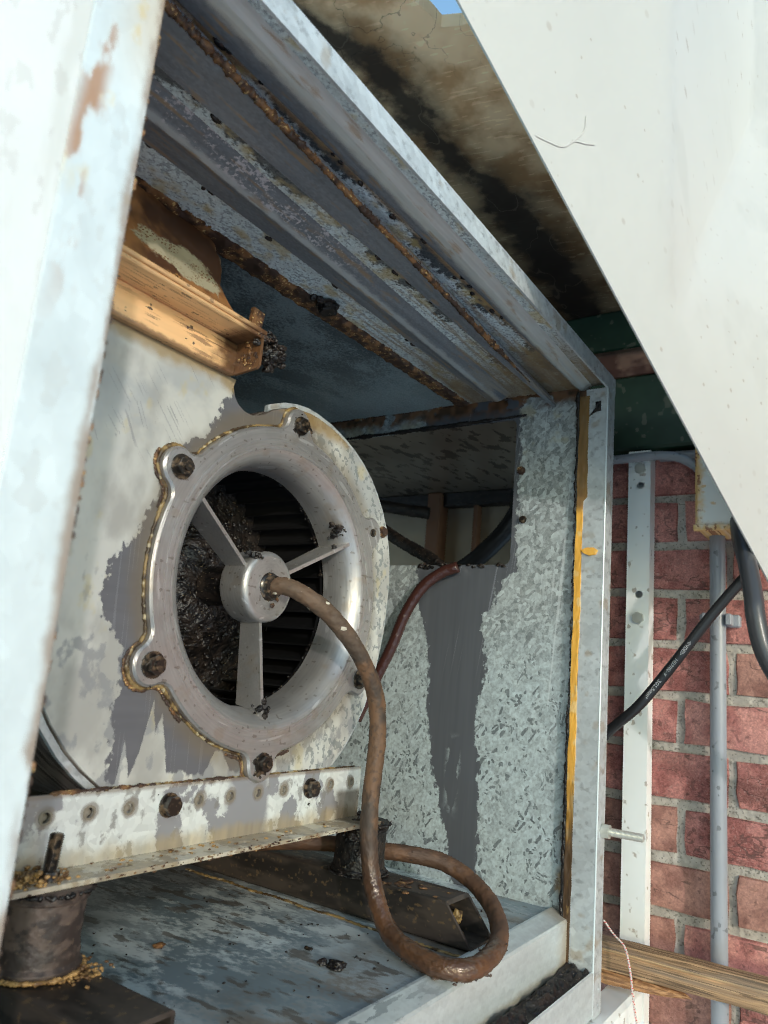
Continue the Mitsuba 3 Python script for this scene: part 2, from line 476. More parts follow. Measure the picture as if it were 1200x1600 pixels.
mat("rust", bumped(principled(P3(rust_color), 0.55, 0.0, 0.6), lambda p, n, uv: 0.0014 * fbm(p.x * 260, p.y * 260, p.z * 260, 3)))


# --- fan side plate: clean grey metal with whitish bloom
def plate_color(p, n, uv):
    x, z = p.x, p.z
    rag = 0.010 * (fbm(x * 70, z * 45, 4.0, 3) - 0.5) + 0.012 * (fbm(x * 320, z * 260, 4.0, 3) - 0.5)
    lb = pw(z, [(-0.09, 0.339), (-0.037, 0.336), (0.001, 0.331), (0.020, 0.316), (0.033, 0.310), (0.056, 0.315), (0.081, 0.332), (0.116, 0.342), (0.146, 0.346), (0.157, 0.362), (0.169, 0.386), (0.193, 0.392), (0.217, 0.401)])
    pale = smoothstep(-0.0015, 0.0015, lb - x + rag)
    # rows of drips above the rail
    tooth = pw(x, [(0.345, -0.088), (0.348, -0.060), (0.355, -0.086), (0.361, -0.072), (0.368, -0.034), (0.373, -0.058), (0.377, -0.044), (0.388, -0.083), (0.424, -0.088), (0.433, -0.070), (0.440, -0.072), (0.452, -0.086)])
    pale = dr.maximum(pale, smoothstep(-0.0015, 0.002, tooth - z + 0.5 * rag) * smoothstep(0.470, 0.455, x))
    right = smoothstep(0.505, 0.515, x + rag)
    pale = dr.maximum(pale, right)
    pale = dr.maximum(pale, smoothstep(0.494, 0.503, x) * smoothstep(-0.04, -0.06, z))
    ox = fbm(x * 35, z * 22, 9.0, 6)
    pc = mix(C(0.37, 0.362, 0.33), C(0.525, 0.52, 0.475), smoothstep(0.32, 0.62, ox))
    mott = smoothstep(0.50, 0.64, fbm(x * 110, z * 80, 2.0, 6)) * smoothstep(0.10, 0.0, z)
    pc = mix(pc, C(0.24, 0.245, 0.25), mott * 0.75)
    wear = smoothstep(0.42, 0.64, fbm(x * 22 + 4, z * 30, 1.0, 6)) * smoothstep(0.10, 0.17, z)
    pc = mix(pc, C(0.33, 0.35, 0.36), wear * 0.6)
    sp = smoothstep(0.60, 0.68, fbm(x * 260, z * 260, 5.0, 2)) * right
    pc = mix(pc, C(0.16, 0.18, 0.18), sp * 0.7)
    pc = mix(pc, C(0.52, 0.42, 0.18), smoothstep(0.66, 0.80, fbm(x * 60, z * 40, 12.0, 5)) * 0.4)
    dk = C(0.120, 0.120, 0.130) * (0.92 + 0.2 * fbm(x * 20, z * 200, 6.0, 3))
    scr = smoothstep(0.84, 0.91, noise(x * 900 + z * 50, z * 14, 2.0))
    dk = dk + C(0.10, 0.10, 0.10) * scr * 0.35
    g = mix(dk, pc, pale)
    tilt = dr.select(noise(x * 25, z * 25, 2.0) > 0.5, 0.55, 0.95)
    scr2 = smoothstep(0.80, 0.86, noise((x + tilt * z) * 900, (z - 0.5 * x) * 30, 7.0)) * smoothstep(0.10, 0.14, z) * smoothstep(0.45, 0.62, fbm(x * 18, z * 18, 3.0, 3))
    g = mix(g, C(0.20, 0.20, 0.21), scr2 * 0.5)
    rr = dr.sqrt((x - 0.481) ** 2 + (z - 0.063) ** 2)
    stain = smoothstep(0.158, 0.142, rr + 0.012 * (fbm(x * 60, z * 60, 3.0, 3) - 0.5))
    g = mix(g, C(0.16, 0.12, 0.07), stain * 0.55)
    ost = smoothstep(0.208, 0.220, z + 0.012 * (fbm(x * 70, z * 70, 6.0, 3) - 0.5))
    return mix(g, C(0.30, 0.19, 0.06), ost * 0.75)


mat("fan_plate", bumped(principled(P3(plate_color), 0.42, 0.15, 0.5), lambda p, n, uv: 0.0005 * fbm(p.x * 24, p.z * 24, 1.0, 3) + 0.0001 * fbm(p.x * 300, p.z * 300, 1.0, 2)))


# --- cast aluminium
def alu_color(p, n, uv):
    r = dr.sqrt((p.x - 0.4807) ** 2 + (p.z - 0.0626) ** 2)
    a = dr.atan2(p.z - 0.0626, p.x - 0.4807)
    br = fbm(r * 900, a * 6, p.y * 700, 4)
    f = fbm(p.x * 50, p.y * 50, p.z * 50, 5)
    g = C(0.47, 0.452, 0.437) * (0.86 + 0.25 * (br - 0.5) + 0.25 * (f - 0.5))
    dirt = smoothstep(0.56, 0.74, fbm(p.x * 70 + 5, p.y * 70, p.z * 70, 6))
    g = mix(g, C(0.34, 0.26, 0.18), dirt * 0.35)
    scr = smoothstep(0.80, 0.86, noise(r * 260 + 3 * a, a * 4, p.y * 120)) * 0.4
    g = mix(g, C(0.80, 0.79, 0.78), scr)
    sp = smoothstep(0.82, 0.88, noise(p.x * 300, p.y * 300, p.z * 300)) * 0.5
    return mix(g, C(0.14, 0.10, 0.07), sp)


def alu_rough(p, n, uv):
    return 0.30 + 0.20 * fbm(p.x * 60, p.y * 60, p.z * 60, 3)


def alu_bump(p, n, uv):
    r = dr.sqrt((p.x - 0.4807) ** 2 + (p.z - 0.0626) ** 2)
    a = dr.atan2(p.z - 0.0626, p.x - 0.4807)
    return 0.00012 * noise((r + p.y) * 1600, a * 9) + 0.0005 * fbm(p.x * 60, p.y * 60, p.z * 60, 3)


mat("cast_alu", bumped(principled(P3(alu_color), P3(alu_rough), 0.72, 0.5), alu_bump))


# --- grime, grease
def grime_color(p, n, uv):
    a = fbm(p.x * 130, p.y * 130, p.z * 130, 4)
    b = noise(p.x * 700, p.y * 700, p.z * 700)
    g = mix(C(0.005, 0.004, 0.004), C(0.020, 0.014, 0.011), smoothstep(0.40, 0.65, a))
    return mix(g, C(0.20, 0.14, 0.07), smoothstep(0.84, 0.93, b) * 0.7)


mat("grime", bumped(principled(P3(grime_color), 0.42, 0.0, 0.6), lambda p, n, uv: 0.0022 * fbm(p.x * 420, p.y * 420, p.z * 420, 3)))
mat("black_blade", bumped(principled((0.006, 0.006, 0.0065), 0.5, 0.0, 0.4), lambda p, n, uv: 0.0009 * fbm(p.x * 240, p.y * 240, p.z * 240, 3)))


def bolt_color(p, n, uv):
    a = fbm(p.x * 260, p.y * 260, p.z * 260, 3)
    return mix(C(0.018, 0.014, 0.011), C(0.13, 0.09, 0.055), smoothstep(0.50, 0.72, a))


mat("oily_bolt", principled(P3(bolt_color), 0.26, 0.3, 0.8))
mat("dull_dirt", principled((0.20, 0.17, 0.13), 0.6))


def crumb_color(p, n, uv):
    a = fbm(p.x * 200, p.y * 200, p.z * 200, 3)
    return mix(C(0.10, 0.05, 0.018), C(0.40, 0.235, 0.085), smoothstep(0.35, 0.68, a))


mat("ochre_crumb", principled(P3(crumb_color), 0.5, 0.0, 0.5))


# --- base rail
def rail_color(p, n, uv):
    x, z = p.x, p.z
    a = fbm(x * 38, z * 38 + p.y * 20, 2.0, 3) + 0.34 * (fbm(x * 260, z * 230, p.y * 260, 4) - 0.5)
    s = voronoi(x * 230 + 2 * noise(x * 90, z * 90), z * 200 + p.y * 90)[2]
    pale = smoothstep(0.43, 0.50, a + 0.05 * s)
    band = smoothstep(0.500, 0.492, x + 0.012 * (fbm(x * 90, z * 90, 5.0, 5) - 0.5)) * smoothstep(0.448, 0.455, x + 0.014 * (fbm(x * 90, z * 90, 7.0, 5) - 0.5))
    pale = pale * (1 - band) * (0.4 + 0.6 * smoothstep(0.25, 0.31, x))
    g = mix(C(0.25, 0.25, 0.26), C(0.62, 0.64, 0.61) * (0.86 + 0.2 * s), pale)
    dk = smoothstep(0.58, 0.68, fbm(x * 130, z * 100, p.y * 130, 5))
    g = mix(g, C(0.20, 0.19, 0.17), dk * 0.7 * (1 - band))
    hole = smoothstep(0.0078, 0.0058, dr.sqrt((x - 0.0315 * dr.round((x - 0.295) / 0.0315) - 0.295) ** 2 + (z + 0.105) ** 2) + 0.002 * (fbm(x * 200, z * 200, 1.0, 3) - 0.5))
    g = mix(g, C(0.20, 0.17, 0.14), hole * 0.7)
    foot = smoothstep(-0.123, -0.133, z + 0.012 * (fbm(x * 90, z * 60, 1.0, 5) - 0.5))
    g = mix(g, C(0.36, 0.27, 0.13) * (0.5 + fbm(x * 160, p.y * 160, 1.0, 4)), foot * 0.55)
    top = smoothstep(-0.0955, -0.0925, z)
    g = mix(g, C(0.16, 0.10, 0.05), top * 0.6)
    lend = smoothstep(0.305, 0.275, x + 0.02 * (fbm(x * 40, z * 60, 3.0, 4) - 0.5))
    g = mix(g, C(0.38, 0.30, 0.25), lend * 0.45)
    e = smoothstep(0.585, 0.60, x + 0.006 * fbm(x * 100, z * 100, 3.0, 4)) * smoothstep(-0.108, -0.115, z)
    return mix(g, C(0.07, 0.05, 0.03), e * 0.85)


mat("rail_metal", bumped(principled(P3(rail_color), 0.42, 0.12, 0.5), lambda p, n, uv: 0.0006 * fbm(p.x * 90, p.y * 90, p.z * 90, 4)))


# --- floor
def floor_color(p, n, uv):
    x, y = p.x, p.y
    a = fbm(x * 24, y * 9, 3.0, 5)
    b = fbm(x * 90, y * 44, 5.0, 5)
    c = fbm(x * 380, y * 260, 7.0, 3)
    g = mix(C(0.18, 0.225, 0.245), C(0.33, 0.375, 0.385), smoothstep(0.34, 0.66, a + 0.3 * (c - 0.5)))
    pal = smoothstep(0.38, 0.72, b + 0.3 * (a - 0.5) + 0.35 * (c - 0.5)) * smoothstep(0.36, 0.43, y + 0.05 * (a - 0.5))
    g = mix(g, C(0.66, 0.72, 0.71), pal * 0.8)
    brn = smoothstep(0.42, 0.72, fbm(x * 30 + 7, y * 16, 1.0, 5) + 0.3 * (c - 0.5)) * smoothstep(0.42, 0.34, y)
    g = mix(g, C(0.15, 0.105, 0.065), brn * 0.7)
    br2 = smoothstep(0.58, 0.72, fbm(x * 120, y * 50, 8.0, 5))
    g = mix(g, C(0.10, 0.08, 0.06), br2 * 0.75)
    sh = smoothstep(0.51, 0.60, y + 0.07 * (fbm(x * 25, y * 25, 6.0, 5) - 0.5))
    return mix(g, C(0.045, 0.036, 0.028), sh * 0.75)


def floor_rough(p, n, uv):
    return 0.22 + 0.30 * fbm(p.x * 40, p.y * 18, 2.0, 3)


mat("floor_zinc", bumped(principled(P3(floor_color), P3(floor_rough), 0.15, 0.5), lambda p, n, uv: 0.0006 * fbm(p.x * 60, p.y * 26, 1.0, 4)))


# --- orange painted flange
def orange_color(p, n, uv):
    x, y, z = p.x, p.y, p.z
    f = fbm(x * 14, z * 160 + y * 160, 2.0, 5)
    g = C(0.92, 0.56, 0.265) * (0.90 + 0.24 * (f - 0.5))
    streak = smoothstep(0.58, 0.66, fbm(x * 45, z * 620, y * 620, 4)) * smoothstep(0.40, 0.56, fbm(x * 16, z * 60, 3.0, 2))
    g = mix(g, C(0.27, 0.15, 0.08), streak * 0.75)
    bl = smoothstep(0.70, 0.75, fbm(x * 130, z * 260, y * 260, 3))
    g = mix(g, C(0.05, 0.045, 0.045), bl * 0.9)
    ledge = smoothstep(0.2465, 0.2495, z)
    g = mix(g, C(0.48, 0.29, 0.14) * (0.8 + 0.6 * f), ledge * 0.55)
    end = smoothstep(0.360, 0.390, x + 0.03 * (fbm(x * 90, z * 110, 8.0, 5) - 0.5))
    g = mix(g, C(0.060, 0.022, 0.009) * (0.2 + 1.6 * fbm(x * 220, z * 220, y * 220, 4)), end * 0.93)
    foot = smoothstep(0.2258, 0.2230, z + 0.003 * (fbm(x * 160, z * 100, 4.0, 4) - 0.5))
    return mix(g, C(0.14, 0.07, 0.035), foot * 0.7)


mat("orange_paint", bumped(principled(P3(orange_color), 0.33, 0.0, 0.55), lambda p, n, uv: 0.0005 * fbm(p.x * 60, p.y * 200, p.z * 200, 3)))


# --- canvas
def canvas_color(p, n, uv):
    x, z = p.x, p.z
    f = fbm(x * 26, z * 26, 1.0, 5)
    g = mix(C(0.07, 0.028, 0.010), C(0.30, 0.135, 0.045), smoothstep(0.36, 0.64, f))
    d = dr.sqrt(((x - 0.327) / 0.040) ** 2 + ((z - 0.286 + 0.06 * (x - 0.327)) / 0.0165) ** 2)
    pale = smoothstep(1.08, 0.90, d + 0.28 * (fbm(x * 60, z * 90, 5.0, 3) - 0.5) + 0.35 * (fbm(x * 300, z * 300, 5.0, 3) - 0.5))
    dots = smoothstep(0.34, 0.20, voronoi(x * 380, z * 380)[0]) * smoothstep(0.42, 0.60, fbm(x * 50, z * 70, 2.0, 3) + 0.25 * smoothstep(0.277, 0.262, z))
    g = mix(g, C(0.36, 0.32, 0.215), pale)
    g = mix(g, C(0.16, 0.07, 0.02), pale * dots)
    hem = smoothstep(0.2655, 0.262, z + 0.003 * (f - 0.5))
    hd = smoothstep(0.42, 0.22, voronoi(x * 300, z * 300)[0])
    g = mix(g, mix(C(0.06, 0.025, 0.01), C(0.42, 0.20, 0.06), hd), hem)
    edge = smoothstep(0.375, 0.383, x)
    return mix(g, C(0.24, 0.20, 0.14), edge * 0.7)


mat("canvas", bumped(principled(P3(canvas_color), 0.5, 0.0, 0.5), lambda p, n, uv: 0.0012 * fbm(p.x * 80, p.y * 80, p.z * 80, 3) + 0.0002 * noise(p.x * 800, p.z * 800)))


# --- copper-brown greasy cable
def hose_color(p, n, uv):
    a = fbm(p.x * 80, p.y * 80, p.z * 50, 5)
    g = mix(C(0.040, 0.027, 0.019), C(0.125, 0.064, 0.031), smoothstep(0.36, 0.66, a))
    b = fbm(p.x * 300, p.y * 300, p.z * 300, 4)
    g = mix(g, C(0.03, 0.024, 0.018), smoothstep(0.50, 0.72, b) * 0.6)
    up = smoothstep(0.0, 0.03, p.z)
    g = mix(g, C(0.12, 0.078, 0.05) * (0.5 + b), up * 0.6)
    low = smoothstep(-0.12, -0.20, p.z)
    g = mix(g, C(0.11, 0.050, 0.026), low * 0.55)
    w = smoothstep(0.67, 0.70, fbm(p.x * 100 + 4, p.y * 100, p.z * 150, 2)) * smoothstep(0.015, 0.04, p.z)
    return mix(g, C(0.55, 0.50, 0.40), w)


def hose_rough(p, n, uv):
    low = smoothstep(-0.14, -0.185, p.z) * smoothstep(0.625, 0.60, p.x)
    return 0.62 - 0.46 * low + 0.10 * fbm(p.x * 90, p.y * 90, p.z * 90, 2)


mat("brown_cable", bumped(principled(P3(hose_color), P3(hose_rough), 0.1, 0.6), lambda p, n, uv: 0.0016 * fbm(p.x * 260, p.y * 260, p.z * 260, 4)))
mat("red_cable", bumped(principled((0.045, 0.016, 0.012), 0.22, 0.0, 0.6), lambda p, n, uv: 0.0009 * fbm(p.x * 260, p.y * 260, p.z * 260, 3)))


def dark_steel(p, n, uv):
    a = fbm(p.x * 70, p.y * 30, p.z * 70, 4)
    g = mix(C(0.020, 0.017, 0.015), C(0.050, 0.040, 0.033), smoothstep(0.38, 0.64, a))
    st = smoothstep(0.62, 0.74, fbm(p.x * 240, p.y * 240, p.z * 240, 5))
    return mix(g, C(0.16, 0.105, 0.05), st * 0.45)


mat("dark_beam", bumped(principled(P3(dark_steel), 0.42, 0.1, 0.5), lambda p, n, uv: 0.0008 * fbm(p.x * 160, p.y * 120, p.z * 160, 3)))


def rubber_color(p, n, uv):
    a = fbm(p.x * 120, p.y * 120, p.z * 160, 4)
    g = mix(C(0.035, 0.024, 0.020), C(0.095, 0.066, 0.052), smoothstep(0.40, 0.62, a))
    return mix(g, C(0.16, 0.11, 0.07), smoothstep(0.78, 0.90, noise(p.x * 520, p.y * 520, p.z * 520)) * 0.35)


mat("brown_rubber", bumped(principled(P3(rubber_color), 0.55, 0.0, 0.5), lambda p, n, uv: 0.0008 * fbm(p.x * 260, p.y * 260, p.z * 260, 3)))


# --- sealant
def seal_color(p, n, uv):
    a = fbm(p.y * 200, p.z * 24, 1.0, 4)
    g = C(0.74, 0.38, 0.055) * (0.75 + 0.4 * a)
    g = mix(g, C(0.70, 0.55, 0.28), smoothstep(0.60, 0.75, fbm(p.y * 120, p.z * 90, 4.0, 3)) * 0.5)
    upper = smoothstep(0.185, 0.20, p.z) * 0.9
    low = smoothstep(-0.02, -0.16, p.z + 0.10 * (a - 0.5))
    pat = smoothstep(0.40, 0.62, fbm(p.z * 60, p.y * 200, 3.0, 4) + 0.35 * smoothstep(-0.02, -0.20, p.z))
    g = mix(g, C(0.15, 0.085, 0.035) * (0.5 + a), upper)
    return mix(g, C(0.055, 0.030, 0.014) * (0.4 + 1.2 * a), low * (0.70 + 0.29 * pat))


mat("yellow_seal", bumped(principled(P3(seal_color), 0.45, 0.0, 0.5), lambda p, n, uv: 0.001 * fbm(p.y * 300, p.z * 130, 1.0, 3)))


def bead_color(p, n, uv):
    a = fbm(p.x * 130, p.y * 130, p.z * 130, 3)
    g = mix(C(0.05, 0.030, 0.014), C(0.25, 0.165, 0.065), smoothstep(0.36, 0.64, a))
    return mix(g, C(0.50, 0.43, 0.28), smoothstep(0.70, 0.82, noise(p.x * 260, p.y * 260, p.z * 260)) * 0.6)


mat("seal_bead", principled(P3(bead_color), 0.45, 0.0, 0.5))


# --- bricks, mortar: four tones of brick
def brick_fn(c0, c1, seed):
    def fn(p, n, uv):
        a = fbm(p.y * 60 + seed, p.z * 60, p.x * 60, 4)
        b = fbm(p.y * 420, p.z * 420 + seed, p.x * 300, 2)
        g = mix(C(*c0), C(*c1), smoothstep(0.34, 0.64, a))
        g = g * (0.72 + 0.56 * b)
        g = g * (1.2 + 0.7 * (noise(p.y * 900, p.z * 900, seed) - 0.5))
        g = mix(g, C(0.44, 0.34, 0.29), smoothstep(0.84, 0.92, noise(p.y * 700, p.z * 700, seed)) * 0.4)
        g = mix(g, C(0.075, 0.04, 0.035), smoothstep(0.64, 0.72, fbm(p.y * 160, p.z * 160, seed + 3, 4)) * 0.5)
        crack = smoothstep(0.030, 0.010, dr.abs(fbm(p.y * 36 + seed, p.z * 90, 5.0, 3) - 0.5)) * smoothstep(0.46, 0.60, fbm(p.y * 22, p.z * 30, seed, 2))
        return mix(g, C(0.07, 0.045, 0.038), crack * 0.65)
    return fn


def brick_bump(p, n, uv):
    crease = dr.abs(fbm(p.y * 36, p.z * 110 + 12 * noise(p.y * 30, p.z * 30), 5.0, 3) - 0.5)
    return 0.0014 * fbm(p.y * 220, p.z * 220, p.x * 220, 4) + 0.004 * dr.minimum(crease, 0.12)


for i, (c0, c1) in enumerate([((0.25, 0.095, 0.080), (0.36, 0.155, 0.130)), ((0.29, 0.115, 0.10), (0.40, 0.185, 0.155)), ((0.20, 0.095, 0.075), (0.31, 0.160, 0.125)), ((0.22, 0.080, 0.070), (0.33, 0.140, 0.120))]):
    mat(f"brick_clay_{i}", bumped(principled(P3(brick_fn(c0, c1, 7.3 * i)), 0.85, 0.0, 0.25), brick_bump))


def mortar_color(p, n, uv):
    a = fbm(p.y * 150, p.z * 150, 2.0, 4)
    b = noise(p.y * 600, p.z * 600)
    g = C(0.40, 0.365, 0.315) * (0.66 + 0.75 * a)
    return mix(g, C(0.13, 0.12, 0.10), smoothstep(0.72, 0.85, b) * 0.7)


mat("mortar", bumped(principled(P3(mortar_color), 0.95, 0.0, 0.2), lambda p, n, uv: 0.003 * fbm(p.y * 260, p.z * 260, p.x * 260, 4)))


# --- white metals
def white_color(p, n, uv):
    d = smoothstep(0.70, 0.78, fbm(p.x * 130, p.y * 130, p.z * 90, 3))
    f = fbm(p.y * 40, p.z * 14, p.x * 40, 3)
    return mix(C(0.74, 0.75, 0.72) * (0.93 + 0.12 * f), C(0.30, 0.24, 0.18), d * 0.7)


mat("white_paint", principled(P3(white_color), 0.35, 0.0, 0.5))


def cover_color(p, n, uv):
    u, v = p.y * 1.1 - 0.4 * p.x, p.z + 0.2 * p.x
    d, _, r = voronoi(u * 62, v * 56)
    sz = 0.05 + 0.16 * (r * 37 - dr.floor(r * 37)) ** 2
    s = smoothstep(sz, sz * 0.4, d) * dr.select(r < 0.42, 1.0, 0.0) * (0.3 + 0.7 * smoothstep(0.40, 0.60, fbm(u * 11, v * 11, 4.0, 2)))
    f = fbm(u * 9, v * 5, 1.0, 5)
    g = C(0.47, 0.462, 0.435) * (0.93 + 0.14 * f)
    sm = smoothstep(0.62, 0.78, fbm(u * 22, v * 12, 6.0, 5))
    g = mix(g, C(0.38, 0.375, 0.35), sm * 0.28)
    return mix(g, C(0.36, 0.32, 0.28), s * 0.85)


mat("cover_paint", principled(P3(cover_color), 0.42, 0.0, 0.5))
mat("cover_scrape", principled((0.50, 0.48, 0.45), 0.7))


def jbox_color(p, n, uv):
    y, z = p.y, p.z
    d = dr.minimum(dr.abs(y - 0.186), dr.abs(z - 0.186))
    r = smoothstep(0.014, 0.001, d + 0.012 * (fbm(y * 160, z * 160, 1.0, 3) - 0.4))
    r2 = smoothstep(0.64, 0.72, fbm(y * 90, z * 120, p.x * 90, 3))
    g = mix(C(0.78, 0.77, 0.70), C(0.72, 0.45, 0.17), dr.maximum(r, r2 * 0.8))
    return mix(g, C(0.30, 0.12, 0.05), smoothstep(0.60, 0.68, fbm(y * 220, z * 220, 5.0, 3)) * dr.maximum(r, r2))


mat("rusty_white", principled(P3(jbox_color), 0.5))


def pvc_color(p, n, uv):
    f = fbm(p.x * 60, p.y * 60, p.z * 12, 3)
    d = smoothstep(0.70, 0.76, fbm(p.x * 160, p.y * 160, p.z * 120, 2))
    return mix(C(0.255, 0.265, 0.285) * (0.9 + 0.2 * f), C(0.08, 0.08, 0.08), d * 0.6)


mat("grey_pvc", principled(P3(pvc_color), 0.32, 0.0, 0.5))
mat("black_rubber", principled((0.014, 0.014, 0.015), 0.40, 0.0, 0.5))
mat("black_flex", principled((0.045, 0.045, 0.048), 0.30, 0.0, 0.5))
mat("cable_print", principled((0.42, 0.42, 0.42), 0.6))
mat("edge_glint_zinc", principled((0.60, 0.66, 0.67), 0.35, 0.3))
mat("bright_bolt", principled((0.50, 0.50, 0.45), 0.32, 0.45))


def wood_color(p, n, uv):
    z = p.z + 0.02 * (p.y - 0.2) + 0.004 * fbm(p.y * 9, p.z * 40, 2.0, 2)
    g0 = fbm(p.y * 5, z * 520, p.x * 520, 4)
    g = mix(C(0.19, 0.115, 0.063), C(0.44, 0.27, 0.145), smoothstep(0.34, 0.66, g0))
    gr = smoothstep(0.60, 0.68, fbm(p.y * 16, z * 700, p.x * 500, 3))
    g = mix(g, C(0.055, 0.036, 0.024), gr * 0.7)
    fresh = smoothstep(0.0015, 0.0006, dr.abs(z + 0.2668) + 0.0006 * fbm(p.y * 60, z * 300, 3.0, 3)) * smoothstep(0.25, 0.45, fbm(p.y * 12, 2.0, 7.0, 3))
    g = mix(g, C(0.55, 0.37, 0.19), fresh * 0.8) * (0.75 + 0.5 * noise(p.y * 60, z * 1500, p.x * 900))
    gy = smoothstep(0.45, 0.65, fbm(p.y * 10, z * 160, 9.0, 4))
    return mix(g, C(0.17, 0.14, 0.115), gy * 0.45)


mat("weathered_wood", bumped(principled(P3(wood_color), 0.7, 0.0, 0.3), lambda p, n, uv: 0.001 * fbm(p.y * 10, p.z * 600, p.x * 600, 3)))
mat("fresh_wood", bumped(principled(P3(lambda p, n, uv: mix(C(0.22, 0.11, 0.055), C(0.46, 0.25, 0.12), smoothstep(0.3, 0.7, fbm(p.y * 12, p.z * 800, p.x * 600, 4)))), 0.7, 0.0, 0.3), lambda p, n, uv: 0.001 * fbm(p.y * 14, p.z * 600, p.x * 600, 3)))


# --- soffit with soot
def soffit_color(p, n, uv):
    x, y = p.x, p.y
    f = fbm(x * 30, y * 30, 1.0, 6)
    g = mix(C(0.58, 0.34, 0.165), C(0.97, 0.70, 0.43), smoothstep(0.34, 0.68, f))
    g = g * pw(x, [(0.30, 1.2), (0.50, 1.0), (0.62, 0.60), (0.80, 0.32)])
    hair = smoothstep(0.78, 0.88, noise(x * 420 + 90 * y, y * 90 - x * 40, 3.0))
    g = g + C(0.22, 0.19, 0.14) * hair * 0.7
    vein = smoothstep(0.014, 0.003, dr.abs(fbm(x * 40, y * 40, 8.0, 4) - 0.5)) * smoothstep(0.50, 0.36, x)
    g = mix(g, C(0.10, 0.07, 0.045), vein * 0.6)
    cx = pw(x, [(0.33, 0.385), (0.42, 0.345), (0.50, 0.348), (0.60, 0.330), (0.72, 0.328), (0.90, 0.335)])
    wd = pw(x, [(0.33, 0.006), (0.42, 0.016), (0.50, 0.014), (0.56, 0.010), (0.70, 0.024), (0.90, 0.022)])
    q = dr.abs(y - cx) - wd + 0.034 * (fbm(x * 34, y * 40, 7.0, 6) - 0.5)
    soot = smoothstep(0.016, -0.008, q + 0.010 * (fbm(x * 160, y * 160, 5.0, 4) - 0.5))
    g = mix(g, C(0.022, 0.018, 0.017), soot * 0.95)
    halo = smoothstep(0.040, 0.0, q)
    g = g * (1 - 0.45 * halo * (1 - soot))
    web = smoothstep(0.012, 0.004, dr.abs(fbm(x * 16, y * 34, 4.0, 3) - 0.5)) * soot
    return mix(g, C(0.15, 0.12, 0.09), web * 0.5)


mat("sooty_board", bumped(principled(P3(soffit_color), 0.7, 0.0, 0.3), lambda p, n, uv: 0.002 * fbm(p.x * 70, p.y * 70, 1.0, 4)))


def green_color(p, n, uv):
    f = fbm(p.y * 30, p.z * 60, 2.0, 4)
    g = C(0.013, 0.040, 0.023) * (0.7 + 0.7 * f)
    return mix(g, C(0.16, 0.15, 0.11), smoothstep(0.70, 0.80, fbm(p.y * 110, p.z * 110, 3.0, 2)) * 0.5)


mat("green_paint", principled(P3(green_color), 0.45))


def redbar_color(p, n, uv):
    f = fbm(p.y * 50, p.z * 60, p.x * 50, 4)
    g = mix(C(0.15, 0.062, 0.045), C(0.36, 0.185, 0.13), smoothstep(0.35, 0.6, f))
    return mix(g, C(0.035, 0.025, 0.02), smoothstep(0.425, 0.434, p.z + 0.006 * (f - 0.5)) * 0.8)


mat("red_primer", bumped(principled(P3(redbar_color), 0.8), lambda p, n, uv: 0.001 * fbm(p.y * 200, p.z * 200, 1.0, 3)))
mat("grey_felt", bumped(principled((0.24, 0.24, 0.235), 0.85), lambda p, n, uv: 0.0015 * fbm(p.x * 200, p.y * 200, 1.0, 3)))
mat("pale_edge", principled((0.5, 0.48, 0.43), 0.6))


def chamber_color(p, n, uv):
    f = fbm(p.x * 12, p.y * 40, p.z * 14, 4)
    g = mix(C(0.19, 0.16, 0.125), C(0.30, 0.255, 0.20), f)
    return mix(g, C(0.03, 0.025, 0.02), smoothstep(0.60, 0.70, fbm(p.x * 40, p.y * 90, p.z * 60, 3)) * 0.7)


mat("chamber_sheet", principled(P3(chamber_color), 0.28, 0.4, 0.5))
mat("chamber_back", principled(P3(lambda p, n, uv: mix(C(0.22, 0.17, 0.115), C(0.33, 0.27, 0.195), fbm(p.y * 14, p.z * 10, 2.0, 4))), 0.45, 0.1))
mat("rusty_post", principled((0.16, 0.072, 0.035), 0.6))
mat("red_string", principled(P3(lambda p, n, uv: mix(C(0.60, 0.10, 0.09), C(0.75, 0.60, 0.55), smoothstep(0.45, 0.55, 0.5 + 0.5 * dr.sin(p.z * 2600 + p.y * 900)))), 0.7))


def band_color(p, n, uv):
    f = fbm(p.x * 30, p.y * 300, p.z * 30, 4)
    return mix(C(0.085, 0.066, 0.055), C(0.23, 0.195, 0.17), smoothstep(0.36, 0.64, f))


mat("band_metal", principled(P3(band_color), 0.45, 0.25))
mat("pale_bounce_ground", principled(P3(lambda p, n, uv: C(0.80, 0.80, 0.79) * (0.78 + 0.6 * fbm(p.x * 40, p.y * 40, 1.0, 4))), 0.9))

# ------------------------------------------------------------------ the setting
structure("ground", trimesh.Trimesh([[-300, -300, -1.5], [300, -300, -1.5], [300, 300, -1.5], [-300, 300, -1.5]], [[0, 1, 2], [0, 2, 3]], process=False), "pale_bounce_ground", "unseen ground below the hanging unit, coloured very pale to bounce light up")  # out of view; its pale colour is there to bounce light upward

# brick wall: front of the mortar at x = WX
WX = 0.953
wall = thing("brick_wall", "red brick wall with grey mortar behind the white post and the grey conduit", "wall")
WY0, WY1, WZ0, WZ1 = -2.2, 0.345, -1.49, 0.62
part(wall, "mortar", cbox([WX, WY0, WZ0], [WX + 0.10, WY1, WZ1], 0.002), "mortar")


